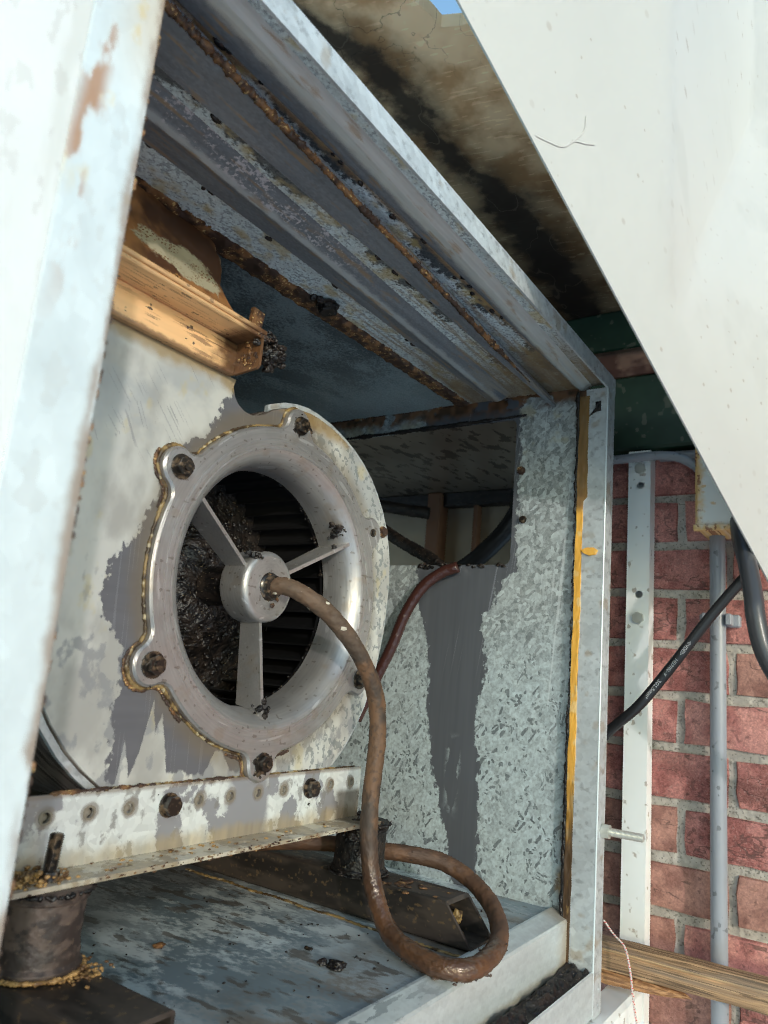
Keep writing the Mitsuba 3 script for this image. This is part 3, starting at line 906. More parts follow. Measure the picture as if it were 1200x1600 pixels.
def brick(y0, y1, z0, z1, seed):
    rng = np.random.default_rng(seed)
    nu, nv = (6, 4) if y1 - y0 > 0.13 else (4, 4)
    u, v = np.meshgrid(np.linspace(0, 1, nu), np.linspace(0, 1, nv), indexing="ij")
    y, z = y0 + (y1 - y0) * u, z0 + (z1 - z0) * v
    x = np.full_like(y, WX - 0.0065 - rng.uniform(0, 0.003))
    border = (u == 0) | (u == 1) | (v == 0) | (v == 1)
    corner = ((u == 0) | (u == 1)) & ((v == 0) | (v == 1))
    x += rng.normal(0, 0.0007, x.shape) + border * 0.0024 + corner * 0.0009
    y += rng.normal(0, 0.0009, y.shape) * border
    z += rng.normal(0, 0.0008, y.shape) * border
    p = np.stack([x, y, z], -1).reshape(-1, 3)
    i, j = np.meshgrid(np.arange(nu - 1), np.arange(nv - 1), indexing="ij")
    q = np.stack([i * nv + j, i * nv + j + 1, (i + 1) * nv + j + 1, (i + 1) * nv + j], -1).reshape(-1, 4)
    f = np.vstack([q[:, [0, 1, 2]], q[:, [0, 2, 3]]])
    cy, cz = (y0 + y1) / 2, (z0 + z1) / 2
    off = np.stack([np.full(len(p), WX + 0.004) - p[:, 0], (p[:, 1] - cy) * 0.03, (p[:, 2] - cz) * 0.05], 1)
    return solid_sheet(p, f, off)


rest = []
for k in range(-7, 28):
    zt = 0.1766 - 0.06 * k
    if zt > WZ1 - 0.005 or zt - 0.049 < WZ0: continue
    head = k % 2 != 0
    pitch, base = (0.110, 0.215) if head else (0.220, 0.160)
    for j in range(-24, 4):
        y1 = base + pitch * j - 0.0058
        y0 = y1 - pitch + 0.0116
        if y0 < WY0 or y0 > WY1 - 0.01: continue
        y1 = min(y1, WY1)
        m = brick(y0, y1, zt - 0.0482 - 0.002 * ((k * 5 + j * 3) % 3) / 2, zt - 0.001 * ((k + j * 2) % 3), 1000 + 57 * k + j)
        if -0.42 < zt < 0.34 and y1 > -0.13:
            part(wall, "brick", m, f"brick_clay_{(k * 7 + j * 3 + (k * j) % 5) % 4}", smooth=35)
        else:
            rest.append(m)
part(wall, "distant_brick", cat(rest), "brick_clay_0", smooth=35, kind="stuff")

# eaves above
soff = Polygon([(0.425, 0.228), (0.425, 0.262), (0.4185, 0.2775), (0.405, 0.279), (0.386, 0.284), (0.365, 0.292), (0.30, 0.31), (0.20, 0.33), (0.20, 1.3), (0.93, 1.3), (0.93, 0.228)])
single("soffit_board", xy(soff, 0.50, 0.512), "sooty_board", "brown sooty board overhead between the metal housing and the white cover, with torn corner", "board")
felt = thing("roofing_strip", "small grey strip of roofing with a pale edge beside the blue gap of sky", "roofing")
part(felt, "sheet", xy(Polygon([(0.36, 0.224), (0.424, 0.224), (0.424, 0.259), (0.36, 0.278)]), 0.516, 0.52), "grey_felt")
part(felt, "edge", tube([(0.425, 0.226, 0.511), (0.4265, 0.24, 0.511), (0.424, 0.262, 0.511)], 0.0012, 6, 8), "pale_edge", smooth=True)
gb = single("upper_green_beam", cbox([0.925, -1.6, 0.441], [0.99, 0.60, 0.4995], 0.003), "green_paint", "dark green painted beam directly under the sooty board, above the red bar", "beam")
single("lower_green_beam", cbox([0.925, -1.6, 0.302], [0.99, 0.345, 0.402], 0.003), "green_paint", "dark green painted beam over the top of the brick wall, below the red bar", "beam")
single("red_bar", cbox([0.916, -1.6, 0.4025], [0.95, 0.60, 0.4405], 0.008), "red_primer", "dull red weathered bar running between the two green beams", "bar")

# ------------------------------------------------------------------ the housing
H = thing("extractor_housing", "open galvanized sheet metal housing with grease stains that encloses the fan", "housing")
XE, Y0 = 0.80, 0.258
ZT, ZF = 0.353, -0.222

# end panel with a window
win = sbox(0.372, 0.134, 0.70, 0.3125).buffer(-0.008).buffer(0.008, 8)
endp = sbox(0.283, -0.30, 0.96, 0.3555).difference(win)
# lower window rim slightly uneven
part(H, "end_panel", yz(endp, XE, XE + 0.0015), "end_zinc", label="spangled end panel with a rectangular window and a dark vertical stain")
rng = np.random.default_rng(5)
# rusty frame flange over the window
def crust_run(pts, r, seed, freq=300):
    q = spline(pts, 60)
    w_ = meshkit.fbm(np.stack([q[:, 1] * 50, q[:, 2] * 50, 0 * q[:, 0] + seed], 1), 5, seed)
    return tube(q, r * (0.3 + 1.5 * np.clip(w_ - 0.2, 0, 1)), 1, 10, 1.0, seed, freq)


part(H, "rust_crust", crust_run([(XE - 0.0005, 0.30, 0.3455), (XE - 0.0005, 0.36, 0.345), (XE - 0.0005, 0.42, 0.3445), (XE - 0.0005, 0.50, 0.344), (XE - 0.0005, 0.70, 0.344)], 0.0040, 3), "rust", smooth=True, label="rust crust where the end panel meets the ceiling")
part(H, "rust_crust", crust_run([(XE - 0.0005, 0.36, 0.3165), (XE - 0.001, 0.42, 0.3150), (XE - 0.001, 0.50, 0.3145), (XE - 0.0005, 0.60, 0.3145), (XE - 0.0005, 0.72, 0.3145)], 0.0034, 6), "grime", smooth=True)
fl = [lump([XE - 0.0005, rng.uniform(0.38, 0.50), 0.133 + rng.normal(0, 0.0015)], rng.uniform(0.002, 0.004), (0.8, 1.3, 0.8), int(rng.integers(1, 999)), 2) for k in range(26)]
part(H, "grease_crust", cat(fl), "grime", smooth=True, kind="stuff", label="greasy lower rim of the window")
part(H, "screw", bolt((XE - 0.0005, 0.358, 0.187), (-1, 0, 0), 0.006, 0.003, 0.0045), "oily_bolt", smooth=30)
part(H, "screw", bolt((XE - 0.0005, 0.363, 0.247), (-1, 0, 0), 0.007, 0.003, 0.005), "rust", smooth=30)

# roof, floor, back, sides
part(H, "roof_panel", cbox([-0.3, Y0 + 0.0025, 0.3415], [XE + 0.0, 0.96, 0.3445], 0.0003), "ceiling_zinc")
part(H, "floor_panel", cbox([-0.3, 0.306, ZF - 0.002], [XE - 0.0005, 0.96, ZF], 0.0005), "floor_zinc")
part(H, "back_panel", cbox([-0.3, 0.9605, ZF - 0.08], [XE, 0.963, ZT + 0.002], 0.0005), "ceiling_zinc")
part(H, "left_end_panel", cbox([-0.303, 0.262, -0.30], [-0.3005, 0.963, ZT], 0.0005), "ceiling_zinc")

# sill: folded channel along the bottom of the opening
sill = Polygon([(0.2850, -0.268), (0.2850, -0.2265), (0.2865, -0.2245), (0.303, -0.2195), (0.3058, -0.2195), (0.3058, -0.268)])
part(H, "sill", yz(sill, 0.168, XE - 0.0025), "sill_zinc", smooth=False, label="bright galvanized sill rail at the bottom of the opening")
ledge = Polygon([(Y0, -0.305), (Y0, -0.2665), (Y0 + 0.0015, -0.265), (Y0 + 0.003, -0.2665), (Y0 + 0.0045, -0.2695), (0.3000, -0.2695), (0.3000, -0.305)])
part(H, "lower_ledge", yz(ledge, 0.168, 0.790), "sill_zinc")
def heap(u, v):
    x = 0.50 + 0.288 * u
    y = 0.2610 + 0.0232 * v
    h = meshkit.fbm(np.stack([x * 90, y * 130, 0 * x], -1), 4, 7)
    z = -0.2688 + 0.0125 * np.clip(h - 0.30, 0, 1) * np.sin(np.pi * np.clip(v, 0.02, 0.98)) ** 0.6 * np.clip(u / 0.25, 0, 1) * 1.6 + 0.006 * np.clip((u - 0.85) / 0.15, 0, 1) * v
    return np.stack([x, y, z], -1)
p, f = grid_sheet(heap, 150, 22)
part(H, "dirt_heap", solid_sheet(p, f, (0, 0, -0.0015)), "grime", smooth=True, label="black dirt lying along the lower ledge")

# corner post
pf = sbox(Y0, -0.30, 0.2828, 0.334)
notch = Polygon([(0.2655, 0.307), (0.2655, 0.319), (0.2725, 0.319), (0.2725, 0.312), (0.2790, 0.303), (0.2800, 0.3005), (0.2725, 0.3055)])
pf = pf.difference(notch)
pk = part(H, "corner_post", cat(yz(pf, 0.790, 0.7915), cbox([0.7916, Y0, -0.308], [0.815, Y0 + 0.0016, 0.335], 0.0006), cbox([0.8134, Y0 + 0.0018, -0.308], [0.815, 0.283, 0.335], 0.0005), cbox([0.8, 0.2832, -0.305], [0.8149, 0.2848, 0.3345], 0.0003)), "galv", label="upright corner post of the housing")
# rounded bend of the post; its edge highlight is a paler zinc colour
part(pk, "folded_edge", tube([(0.7906, Y0 + 0.0006, -0.303), (0.7906, Y0 + 0.0006, 0.0), (0.7906, Y0 + 0.0006, 0.332)], 0.0010, 2, 14), "edge_glint_zinc", smooth=True)
part(H, "notch_backing", cbox([0.7935, 0.262, 0.29], [0.797, 0.2826, 0.33], 0.0003), "grime")  # dark plate behind the notch in the post
for z in (-0.284, -0.298):
    part(pk, "rivet", orient(lump([0, 0, 0], 0.002, (1, 1, 0.6), 1, 2, 0.1), (0, -1, 0), (0.806, Y0 - 0.0002, z)), "galv", smooth=True)

# sealant strip between end panel and post
def strip_y(z): return 0.2862 - 0.0 * z
sp = []
zz = np.linspace(-0.285, 0.326, 130)
ptsL = [(0.2898 + 0.0004 * math.sin(z * 60) + 0.0003 * math.sin(z * 171), z) for z in zz]
ptsR = [(0.2828 + 0.0004 * math.sin(z * 47 + 1) + 0.0003 * math.sin(z * 203) - (0.004 if z > 0.205 else 0.0), z) for z in zz]
part(H, "sealant_strip", yz(Polygon(ptsL + ptsR[::-1]), 0.7885, 0.7925), "yellow_seal", label="orange yellow sealant running down the inside of the corner post")
dk = []
for z in np.linspace(-0.29, 0.33, 170):
    low = z < -0.03 or z > 0.19
    if rng.random() < 0.25 and not low: continue
    dk.append(lump([0.7905, 0.2918 + rng.normal(0, 0.0005), z], rng.uniform(0.0026, 0.0040) * (1.35 if low else 0.7), (0.5, 0.65, 1.6), int(rng.integers(1, 999)), 1))
part(H, "sealant_grime", cat(dk), "grime", smooth=True)
tag = Polygon([(0.2830, 0.1475), (0.2765, 0.1500), (0.2690, 0.1500), (0.2645, 0.1470), (0.2670, 0.1425), (0.2740, 0.1415), (0.2800, 0.1440)])
part(H, "sealant_blob", yz(tag, 0.787, 0.790), "yellow_seal", label="flat orange blob of sealant sticking to the post")

# stud with nut standing out of the post
b = part(H, "bolt", bolt((0.806, Y0 - 0.0003, -0.1385), (0, -1, 0), 0.013, 0.0075, 0), "bright_bolt", smooth=30, label="shiny bolt standing out of the corner post")
part(b, "thread", thread((0.806, Y0 - 0.0075, -0.1385), (0, -1, 0), 0.0042, 0.034), "bright_bolt", smooth=50)

# top rail
rail = Polygon([(Y0, 0.3335), (Y0, 0.3525), (Y0 + 0.0015, 0.354), (0.2685, 0.354), (0.2685, 0.352), (Y0 + 0.0022, 0.352), (Y0 + 0.0022, 0.3335)])
tr = part(H, "top_rail", yz(rail, 0.150, 0.8165), "galv", label="bright front lip of the housing roof")
for x, z in ((0.809, 0.3475), (0.809, 0.337)):
    part(tr, "rivet", orient(lump([0, 0, 0], 0.0022, (1, 1, 0.6), 1, 2, 0.1), (0, -1, 0), (x, Y0 - 0.0002, z)), "galv", smooth=True)

# ceiling ribs: sections in (y, z) at two places along x, joined by straight sheets
def loft_rib(sa, xa, sb, xb, x0, x1, n=2, rough=0.0, freq=160.0, seed=0):
    sa, sb = np.asarray(sa, float), np.asarray(sb, float)
    if rough:
        def dense(q):
            return np.vstack([np.linspace(q[i], q[(i + 1) % len(q)], 5, endpoint=False) for i in range(len(q))])
        sa, sb = dense(sa), dense(sb)
    k = len(sa)
    xs = np.linspace(x0, x1, n)
    t = (xs - xa) / (xb - xa)
    yzv = sa[None] + (sb - sa)[None] * t[:, None, None]
    v = np.concatenate([np.broadcast_to(xs[:, None, None], (n, k, 1)), yzv], 2)
    if rough:
        d1 = meshkit.fbm(v * freq, 4, seed) - 0.5; d2 = meshkit.fbm(v * freq + 40, 4, seed + 5) - 0.5
        v = v + rough * np.stack([0 * d1, d1, d2], -1)
    v = v.reshape(-1, 3)
    i, j = np.meshgrid(np.arange(n - 1), np.arange(k), indexing="ij")
    q = np.stack([i * k + j, i * k + (j + 1) % k, (i + 1) * k + (j + 1) % k, (i + 1) * k + j], -1).reshape(-1, 4)
    f = np.vstack([q[:, [0, 1, 2]], q[:, [0, 2, 3]]])
    cap = trimesh.creation.triangulate_polygon(Polygon(yzv[0]), engine="earcut")[1] if not rough else np.array([[0, a, a + 1] for a in range(1, k - 1)])
    m = trimesh.Trimesh(v, np.vstack([f, cap, cap[:, ::-1] + (n - 1) * k]), process=False)
    return m


ZC = 0.3425
part(H, "ceiling_rib", loft_rib([(0.3635, ZC), (0.3835, 0.3350), (0.3875, 0.3342), (0.4095, 0.3375), (0.4130, ZC)], 0.40, [(0.3745, ZC), (0.3910, 0.3350), (0.3950, 0.3342), (0.4070, 0.3375), (0.4095, ZC)], 0.80, -0.29, 0.789), "rib_zinc", label="grey hat-shaped ceiling rib with pale scuffs")
part(H, "ceiling_rib", loft_rib([(0.3475, ZC), (0.3135, 0.3290), (0.3085, 0.3290), (0.3085, 0.3315), (0.3120, 0.3315), (0.3380, ZC)], 0.40, [(0.3420, ZC), (0.3265, 0.3215), (0.3222, 0.3215), (0.3222, 0.3255), (0.3250, 0.3255), (0.3340, ZC)], 0.80, -0.29, 0.7985), "rib_zinc", label="thin slanted ceiling rib with a rusty lower edge")
part(H, "ceiling_rib", loft_rib([(0.3045, ZC), (0.2865, 0.3368), (0.2815, 0.3368), (0.2725, ZC)], 0.40, [(0.3000, ZC), (0.2930, 0.3372), (0.2880, 0.3372), (0.2770, ZC)], 0.80, -0.29, 0.7985), "rib_zinc", label="ceiling rib nearest the front lip")
xs = np.linspace(0.10, 0.72, 700)
yb = 0.3085 + (0.3222 - 0.3085) * (xs - 0.4) / 0.4; zb = 0.3288 + (0.3215 - 0.3288) * (xs - 0.4) / 0.4
rr_ = 0.0024 * (0.55 + 0.6 * meshkit.fbm(np.stack([xs * 260, 0 * xs, 0 * xs], 1), 3, 3) + 0.4 * meshkit.fbm(np.stack([xs * 30, 0 * xs, 0 * xs], 1), 2, 5)) * np.clip((0.73 - xs) / 0.1, 0.3, 1)
part(H, "rust_crust", tube(np.stack([xs, yb + 0.0025, zb + rng.normal(0, 0.0003, 700)], 1), rr_, 1, 12, 1.3, 2, 900), "rust", smooth=True, label="flaking rust along the lower edge of the thin rib")
part(H, "rusty_ledge", loft_rib([(0.449, ZC), (0.449, 0.3415), (0.456, 0.3392), (0.472, 0.3390), (0.476, ZC)], 0.36, [(0.437, ZC), (0.437, 0.3415), (0.440, 0.3378), (0.452, 0.3370), (0.455, ZC)], 0.80, -0.29, 0.797, 520, 0.0050, 150.0, 3), "rust", smooth=True, label="rust covered ledge above the canvas sleeve")
part(H, "ceiling_bolt", cat(bolt((0.505, 0.440, 0.3385), (0.1, -0.2, -1), 0.014, 0.008, 0.010), lumps(rng, (0.505, 0.440, 0.337), (0.006, 0.004, 0.002), 9, 0.004, 0.007)), "grime", smooth=40, label="grease covered bolt under the ceiling")
# black grease hairs hanging at rib edges
dr_ = []
for k in range(46):
    x = rng.uniform(0.22, 0.62); y, z = [(0.3480, 0.341), (0.4130, 0.341), (0.3050, 0.341)][k % 3]
    dr_.append(lump([x, y + rng.normal(0, 0.002), z], rng.uniform(0.0015, 0.0035), (1.8, 1.0, 0.7), int(rng.integers(1, 999)), 1))
part(H, "grease_spots", cat(dr_), "grime", smooth=True, kind="stuff")

# near jamb and the pale sheet that turns out from it
jb = cat(cbox([0.1345, Y0, -0.50], [0.1660, Y0 + 0.0016, 0.372], 0.0006), cbox([0.1645, Y0 + 0.0018, -0.50], [0.1660, 0.285, 0.372], 0.0004))
part(H, "near_jamb", jb, "near_zinc", label="pale weathered jamb with rust runs close to the viewer")
jr = Polygon([(0.1342, Y0), (0.1342, Y0 + 0.0016), (-0.30, 0.150), (-0.30, 0.148)])
part(H, "side_sheet", xy(jr, -0.50, 0.372), "pale_sheet", label="pale sheet at the left edge, out of focus")
cr = []
for k in range(240):
    z = rng.uniform(-0.17, 0.30)
    cr.append(lump([0.1662, Y0 + rng.uniform(0.0, 0.004), z], rng.uniform(0.0006, 0.0013), (0.8, 1.0, 2.0), int(rng.integers(1, 999)), 1))
part(H, "edge_rust", cat(cr), "rust", smooth=True)

# chamber seen through the window
N = thing("rear_duct_chamber", "dim brown duct chamber seen through the window of the end panel", "duct")
part(N, "top_panel", cbox([XE + 0.0017, 0.346, 0.350], [1.40, 1.30, 0.353], 0.0005), "chamber_sheet")
part(N, "back_panel", cbox([1.26, 0.347, -0.28], [1.263, 1.30, 0.349], 0.0005), "chamber_back")
part(N, "floor_panel", cbox([XE + 0.0017, 0.347, -0.285], [1.2595, 1.30, -0.282], 0.0005), "chamber_sheet")
part(N, "left_panel", cbox([XE + 0.0017, 1.301, -0.285], [1.2595, 1.304, 0.349], 0.0005), "chamber_sheet")
part(N, "crossbar", cbox([1.236, 0.45, 0.322], [1.2595, 1.00, 0.3495], 0.002), "grime")
part(N, "upright", cbox([1.225, 0.722, 0.05], [1.259, 0.752, 0.349], 0.003), "rusty_post", label="rust brown upright")
part(N, "upright", cbox([1.240, 0.648, 0.05], [1.259, 0.658, 0.325], 0.002), "rusty_post")
hz = thing("black_duct_hose", "black ribbed hose sloping down inside the window towards its lower rim", "hose")
scene[hz] = mikit.ply(tube([(0.98, 0.86, 0.34), (0.93, 0.72, 0.258), (0.88, 0.585, 0.185), (0.84, 0.497, 0.145), (0.83, 0.46, 0.11)], 0.0085, 40, 14, 0.35, 3, 300), "grime", smooth=True)
hz = thing("upper_black_hose", "straight black hose crossing the upper part of the window opening", "hose")
scene[hz] = mikit.ply(tube([(1.04, 0.97, 0.335), (1.07, 0.90, 0.318), (1.12, 0.77, 0.297), (1.15, 0.70, 0.288)], 0.011, 30, 14, 0.25, 4, 200), "grime", smooth=True)
hz = thing("thick_black_hose", "thick black hose at the right side of the window opening", "hose")
scene[hz] = mikit.ply(tube([(1.02, 0.45, 0.30), (1.02, 0.475, 0.235), (1.02, 0.53, 0.18), (1.03, 0.60, 0.14), (1.05, 0.66, 0.10)], 0.014, 20, 18, 0.1, 5, 120), "black_rubber", smooth=True)

# ------------------------------------------------------------------ the fan
F = thing("centrifugal_fan", "grey centrifugal fan with a cast aluminium inlet ring and black impeller inside the housing", "fan")
CX, CZ = 0.4807, 0.0626
outline = [(0.454, 0.2135), (0.470, 0.2205), (0.486, 0.2245), (0.500, 0.226), (0.514, 0.2255), (0.536, 0.222), (0.556, 0.216), (0.575, 0.2085), (0.591, 0.1995), (0.606, 0.1885), (0.619, 0.1755), (0.631, 0.160), (0.640, 0.144), (0.6465, 0.127), (0.6505, 0.110), (0.6525, 0.088), (0.652, 0.065), (0.6500, 0.041), (0.645, 0.017), (0.638, -0.009), (0.628, -0.033), (0.616, -0.053), (0.602, -0.070), (0.580, -0.090), (0.54, -0.112), (0.49, -0.128), (0.44, -0.13), (0.39, -0.12), (0.35, -0.102), (0.33, -0.0875), (0.319, -0.0795), (0.305, -0.067), (0.291, -0.0505), (0.282, -0.037), (0.262, 0.0), (0.25, 0.05), (0.245, 0.11), (0.245, 0.2225)]
cut = [(0.4045, 0.2225), (0.4025, 0.216), (0.405, 0.209), (0.410, 0.2035), (0.418, 0.200), (0.428, 0.1995), (0.440, 0.204)]
plate = Polygon(outline + cut).difference(Point(CX, CZ).buffer(0.112, 32))
part(F, "side_plate", xz(plate, 0.440, 0.442), "fan_plate", label="grey side plate with whitish bloom and bare streaks")
# scroll band behind the plate, rolled rim
full = Polygon(outline + cut)
ring_out = full.buffer(0.0006)
part(F, "scroll_band", xz(ring_out.difference(full.buffer(-0.0012)), 0.4425, 0.60), "band_metal")
rim = full.buffer(0.0058).difference(full.buffer(0.0010)).difference(sbox(0.2, 0.195, 0.448, 0.3))
part(F, "scroll_rim", xz(rim, 0.4435, 0.4475), "galv")
part(F, "rear_plate", xz(full, 0.601, 0.603), "band_metal")

ears = [Point(CX + 0.1440 * math.cos(a), CZ + 0.1440 * math.sin(a)) for a in np.radians([30, 90, 150, 210, 270, 330])]
disc = unary_union([Point(CX, CZ).buffer(0.1372, 64)] + [e.buffer(0.0155, 24) for e in ears])
disc = disc.buffer(0.012, 24).buffer(-0.012, 24)
flange = disc.difference(Point(CX, CZ).buffer(0.1185, 64))
top = disc.buffer(-0.0018, 16).difference(Point(CX, CZ).buffer(0.1180, 64))
fm = xz(flange, 0.4348, 0.4398)
# rounded outer edge: loft between flange outline and the inset one
def loft(pa, ya, pb, yb, n=700):
    a, b_ = pa.exterior, pb.exterior
    P = np.array([a.interpolate(t, True).coords[0] for t in np.linspace(0, 1, n, endpoint=False)])
    Q = np.array([b_.interpolate(b_.project(Point(*p))).coords[0] for p in P])
    v = np.vstack([np.stack([P[:, 0], np.full(n, ya), P[:, 1]], 1), np.stack([Q[:, 0], np.full(n, yb), Q[:, 1]], 1)])
    i = np.arange(n); j = (i + 1) % n
    return trimesh.Trimesh(v, np.vstack([np.stack([i, j, j + n], 1), np.stack([i, j + n, i + n], 1)]), process=False)
bell = [(0.1260, 0.43302), (0.1225, 0.4328), (0.1190, 0.4331), (0.1155, 0.4342), (0.1120, 0.4364), (0.1088, 0.4396), (0.1063, 0.4436), (0.1043, 0.4485), (0.1030, 0.4540), (0.1022, 0.4600), (0.1019, 0.4700), (0.1045, 0.4700), (0.1050, 0.4600), (0.1070, 0.4500), (0.1110, 0.4430), (0.1170, 0.4390), (0.1260, 0.4385)]
IR = part(F, "inlet_ring", cat(fm, xz(top, 0.4330, 0.4347), loft(flange, 0.4348, top, 0.4330)), "cast_alu", smooth=28, label="cast aluminium inlet ring with six bolt ears")
part(IR, "bell_mouth", lathe(bell, CX, CZ, 160), "cast_alu", smooth=40)
for k, a in enumerate(np.radians([90, 150, 210, 270, 330])):
    e = (CX + 0.144 * math.cos(a), 0.4328, CZ + 0.144 * math.sin(a))
    if k == 3 or k == 0:
        g = cat(bolt(e, (0, -1, 0), 0.0115, 0.005, 0.0085, 0.003, 0.3 * k), lumps(rng, np.array(e) + [0, 0.0008, 0], (0.0062, 0.0006, 0.006), 22, 0.0014, 0.0036, (1, 0.5, 1)))
        part(IR, "bolt", g, "oily_bolt", smooth=30, label="bolt caked with brown grease")
    else:
        g = cat(bolt(e, (0, -1, 0), 0.0125, 0.0055, 0.0095, 0.0025, 0.35 * k, 0.0036), lumps(rng, np.array(e) + [0, 0.0008, 0], (0.006, 0.0003, 0.006), 7, 0.0010, 0.0022, (1, 0.4, 1)))
        part(IR, "bolt", g, "oily_bolt", smooth=30)
part(IR, "rivet", bolt((CX + 0.144 * math.cos(math.radians(30)), 0.4329, CZ + 0.144 * math.sin(math.radians(30))), (0, -1, 0), 0.005, 0.0012, 0.004), "oily_bolt", smooth=30)
part(F, "rim_bolt", bolt((0.632, 0.4398, 0.141), (0, -1, 0), 0.008, 0.003, 0.006), "rust", smooth=30)
# sealant bead along the left of the ring
ext_line = disc.buffer(0.0012, 16).exterior
pts = np.array([ext_line.interpolate(t, True).coords[0] for t in np.linspace(0, 1, 900, endpoint=False)])
ang = np.degrees(np.arctan2(pts[:, 1] - CZ, pts[:, 0] - CX)) % 360
sel = np.concatenate([np.nonzero((ang > 82) & (ang < 292))[0]])
order = sel[np.argsort(ang[sel])]
bp3 = np.stack([pts[order, 0], np.full(len(order), 0.4394), pts[order, 1]], 1)
bp3[:, [0, 2]] += rng.normal(0, 0.00025, (len(order), 2))
br_ = 0.0010 * (0.45 + 1.3 * meshkit.fbm(np.stack([bp3[:, 0] * 90, bp3[:, 2] * 90, 0 * bp3[:, 0]], 1), 4)) * (1 + 0.55 * np.exp(-((ang[order] - 150) / 9) ** 2) + 0.8 * np.exp(-((ang[order] - 214) / 10) ** 2))
beads = [tube(bp3, br_, 1, 10, 0.8, 4, 500)]
part(F, "sealant_bead", cat(beads), "seal_bead", smooth=True, label="ochre sealant bead round the inlet ring")
gb_ = []
for i in range(0, 900, 1):
    a = ang[i]
    if 150 < a < 164 or 203 < a < 232 or 255 < a < 286:
        n_ = np.array([math.cos(math.radians(a)), math.sin(math.radians(a))])
        gb_.append(lump([pts[i, 0] + n_[0] * 0.003, 0.4392, pts[i, 1] + n_[1] * 0.003], rng.uniform(0.0008, 0.0022), (1, 0.5, 1), int(rng.integers(1, 999)), 1))
part(F, "grease_crust", cat(gb_), "rust", smooth=True, kind="stuff")

# hub with three struts
hub = [(0.0, 0.4470), (0.0255, 0.4470), (0.0285, 0.4480), (0.0303, 0.4500), (0.0310, 0.4530), (0.0313, 0.4740), (0.0305, 0.4765), (0.0, 0.4770)]
part(F, "hub", lathe(hub, CX, CZ, 80, closed=False), "cast_alu", smooth=35, label="round aluminium hub in the middle of the inlet")
for a in np.radians([30, 150, 270]):
    prof = Polygon([(0.0295, 0.4535), (0.114, 0.4375), (0.118, 0.4365), (0.1175, 0.4385), (0.108, 0.4410), (0.1025, 0.4560), (0.1005, 0.4690), (0.0300, 0.4755)])
    m = ext(prof, 0.0034)
    m.apply_translation([0, 0, -0.0017])
    v = m.vertices
    d = np.array([math.cos(a), math.sin(a)])
    m.vertices = np.stack([CX + v[:, 0] * d[0] + v[:, 2] * -d[1], v[:, 1], CZ + v[:, 0] * d[1] + v[:, 2] * d[0]], 1)
    part(F, "strut", m, "cast_alu")
g = cat(lumps(rng, (CX - 0.018, 0.4530, CZ + 0.024), (0.006, 0.004, 0.003), 14, 0.0016, 0.0036), lumps(rng, (CX + 0.084, 0.444, CZ + 0.062), (0.006, 0.003, 0.005), 16, 0.002, 0.005), lumps(rng, (CX + 0.0, 0.442, CZ - 0.104), (0.004, 0.003, 0.004), 14, 0.0015, 0.004))
part(F, "grease_crust", g, "grime", smooth=True, kind="stuff")
# impeller
part(F, "cable_gland", lathe([(0.0070, 0.4405), (0.0098, 0.4410), (0.0104, 0.4425), (0.0104, 0.4450), (0.0122, 0.4462), (0.0126, 0.4472), (0.0070, 0.4472)], CX, CZ, 40), "oily_bolt", smooth=35)
part(F, "shaft", lathe([(0.0, 0.4775), (0.016, 0.4775), (0.018, 0.5190), (0.0, 0.5190)], CX, CZ, 40, closed=False), "grime", smooth=35)
IM = part(F, "impeller", lathe([(0.1045, 0.4735), (0.1205, 0.4735), (0.1205, 0.4765), (0.1045, 0.4765)], CX, CZ, 96), "black_blade", label="black forward-curved impeller behind the inlet")
disc_p = [(0.0, 0.520), (0.030, 0.522), (0.050, 0.532), (0.066, 0.545), (0.085, 0.553), (0.121, 0.555), (0.121, 0.558), (0.0, 0.558)]
bp = lathe(np.array(spline([(r, y, 0) for r, y in disc_p[:6]], 8))[:, :2].tolist() + disc_p[6:], CX, CZ, 150, closed=False)
v = np.array(bp.vertices)
rr = np.hypot(v[:, 0] - CX, v[:, 2] - CZ)
v[:, 1] += np.where(v[:, 1] < 0.557, -0.011 * (meshkit.fbm(v * 130, 4, 3) - 0.42) * np.clip((0.105 - rr) / 0.02, 0, 1), 0)
bp.vertices = v
part(IM, "back_disc", bp, "grime", smooth=True, label="back disc of the impeller caked with brown grime")
grit = []
for k in range(420):
    a, r = rng.uniform(0, 2 * np.pi), 0.1 * math.sqrt(rng.random())
    y = np.interp(r, [0, 0.03, 0.05, 0.066, 0.085, 0.121], [0.520, 0.522, 0.532, 0.545, 0.553, 0.555]) - 0.0015
    grit.append(lump([CX + r * math.cos(a), y, CZ + r * math.sin(a)], rng.uniform(0.0012, 0.0042), (1, 0.8, 1), int(rng.integers(1, 999)), 1))
part(IM, "grime_lumps", cat(grit), "grime", smooth=True, kind="stuff")
NB = 38
for k in range(NB):
    a = 2 * np.pi * k / NB + 0.06
    t = np.linspace(0, 1, 6)
    r = 0.1045 + 0.0150 * t
    ph = a + 0.16 * t**1.6
    x, z = CX + r * np.cos(ph), CZ + r * np.sin(ph)
    po = LineString(np.stack([x, z], 1)).buffer(0.0007, cap_style=2)
    part(IM, "blade", xz(po, 0.4767, 0.5545), "black_blade")
part(IM, "outer_sleeve", lathe([(0.1225, 0.477), (0.1245, 0.477), (0.1245, 0.5545), (0.1225, 0.5545)], CX, CZ, 96), "black_blade")  # plain black cylinder closing the gaps behind the blades
cr = []
for k in range(190):
    a = rng.uniform(0, 2 * np.pi)
    cr.append(lump([CX + 0.104 * math.cos(a), 0.4735 + rng.normal(0, 0.0015), CZ + 0.104 * math.sin(a)], rng.uniform(0.001, 0.0030), (1, 1, 1), int(rng.integers(1, 999)), 1))
part(IM, "rim_grime", cat(cr), "grime", smooth=True, kind="stuff")

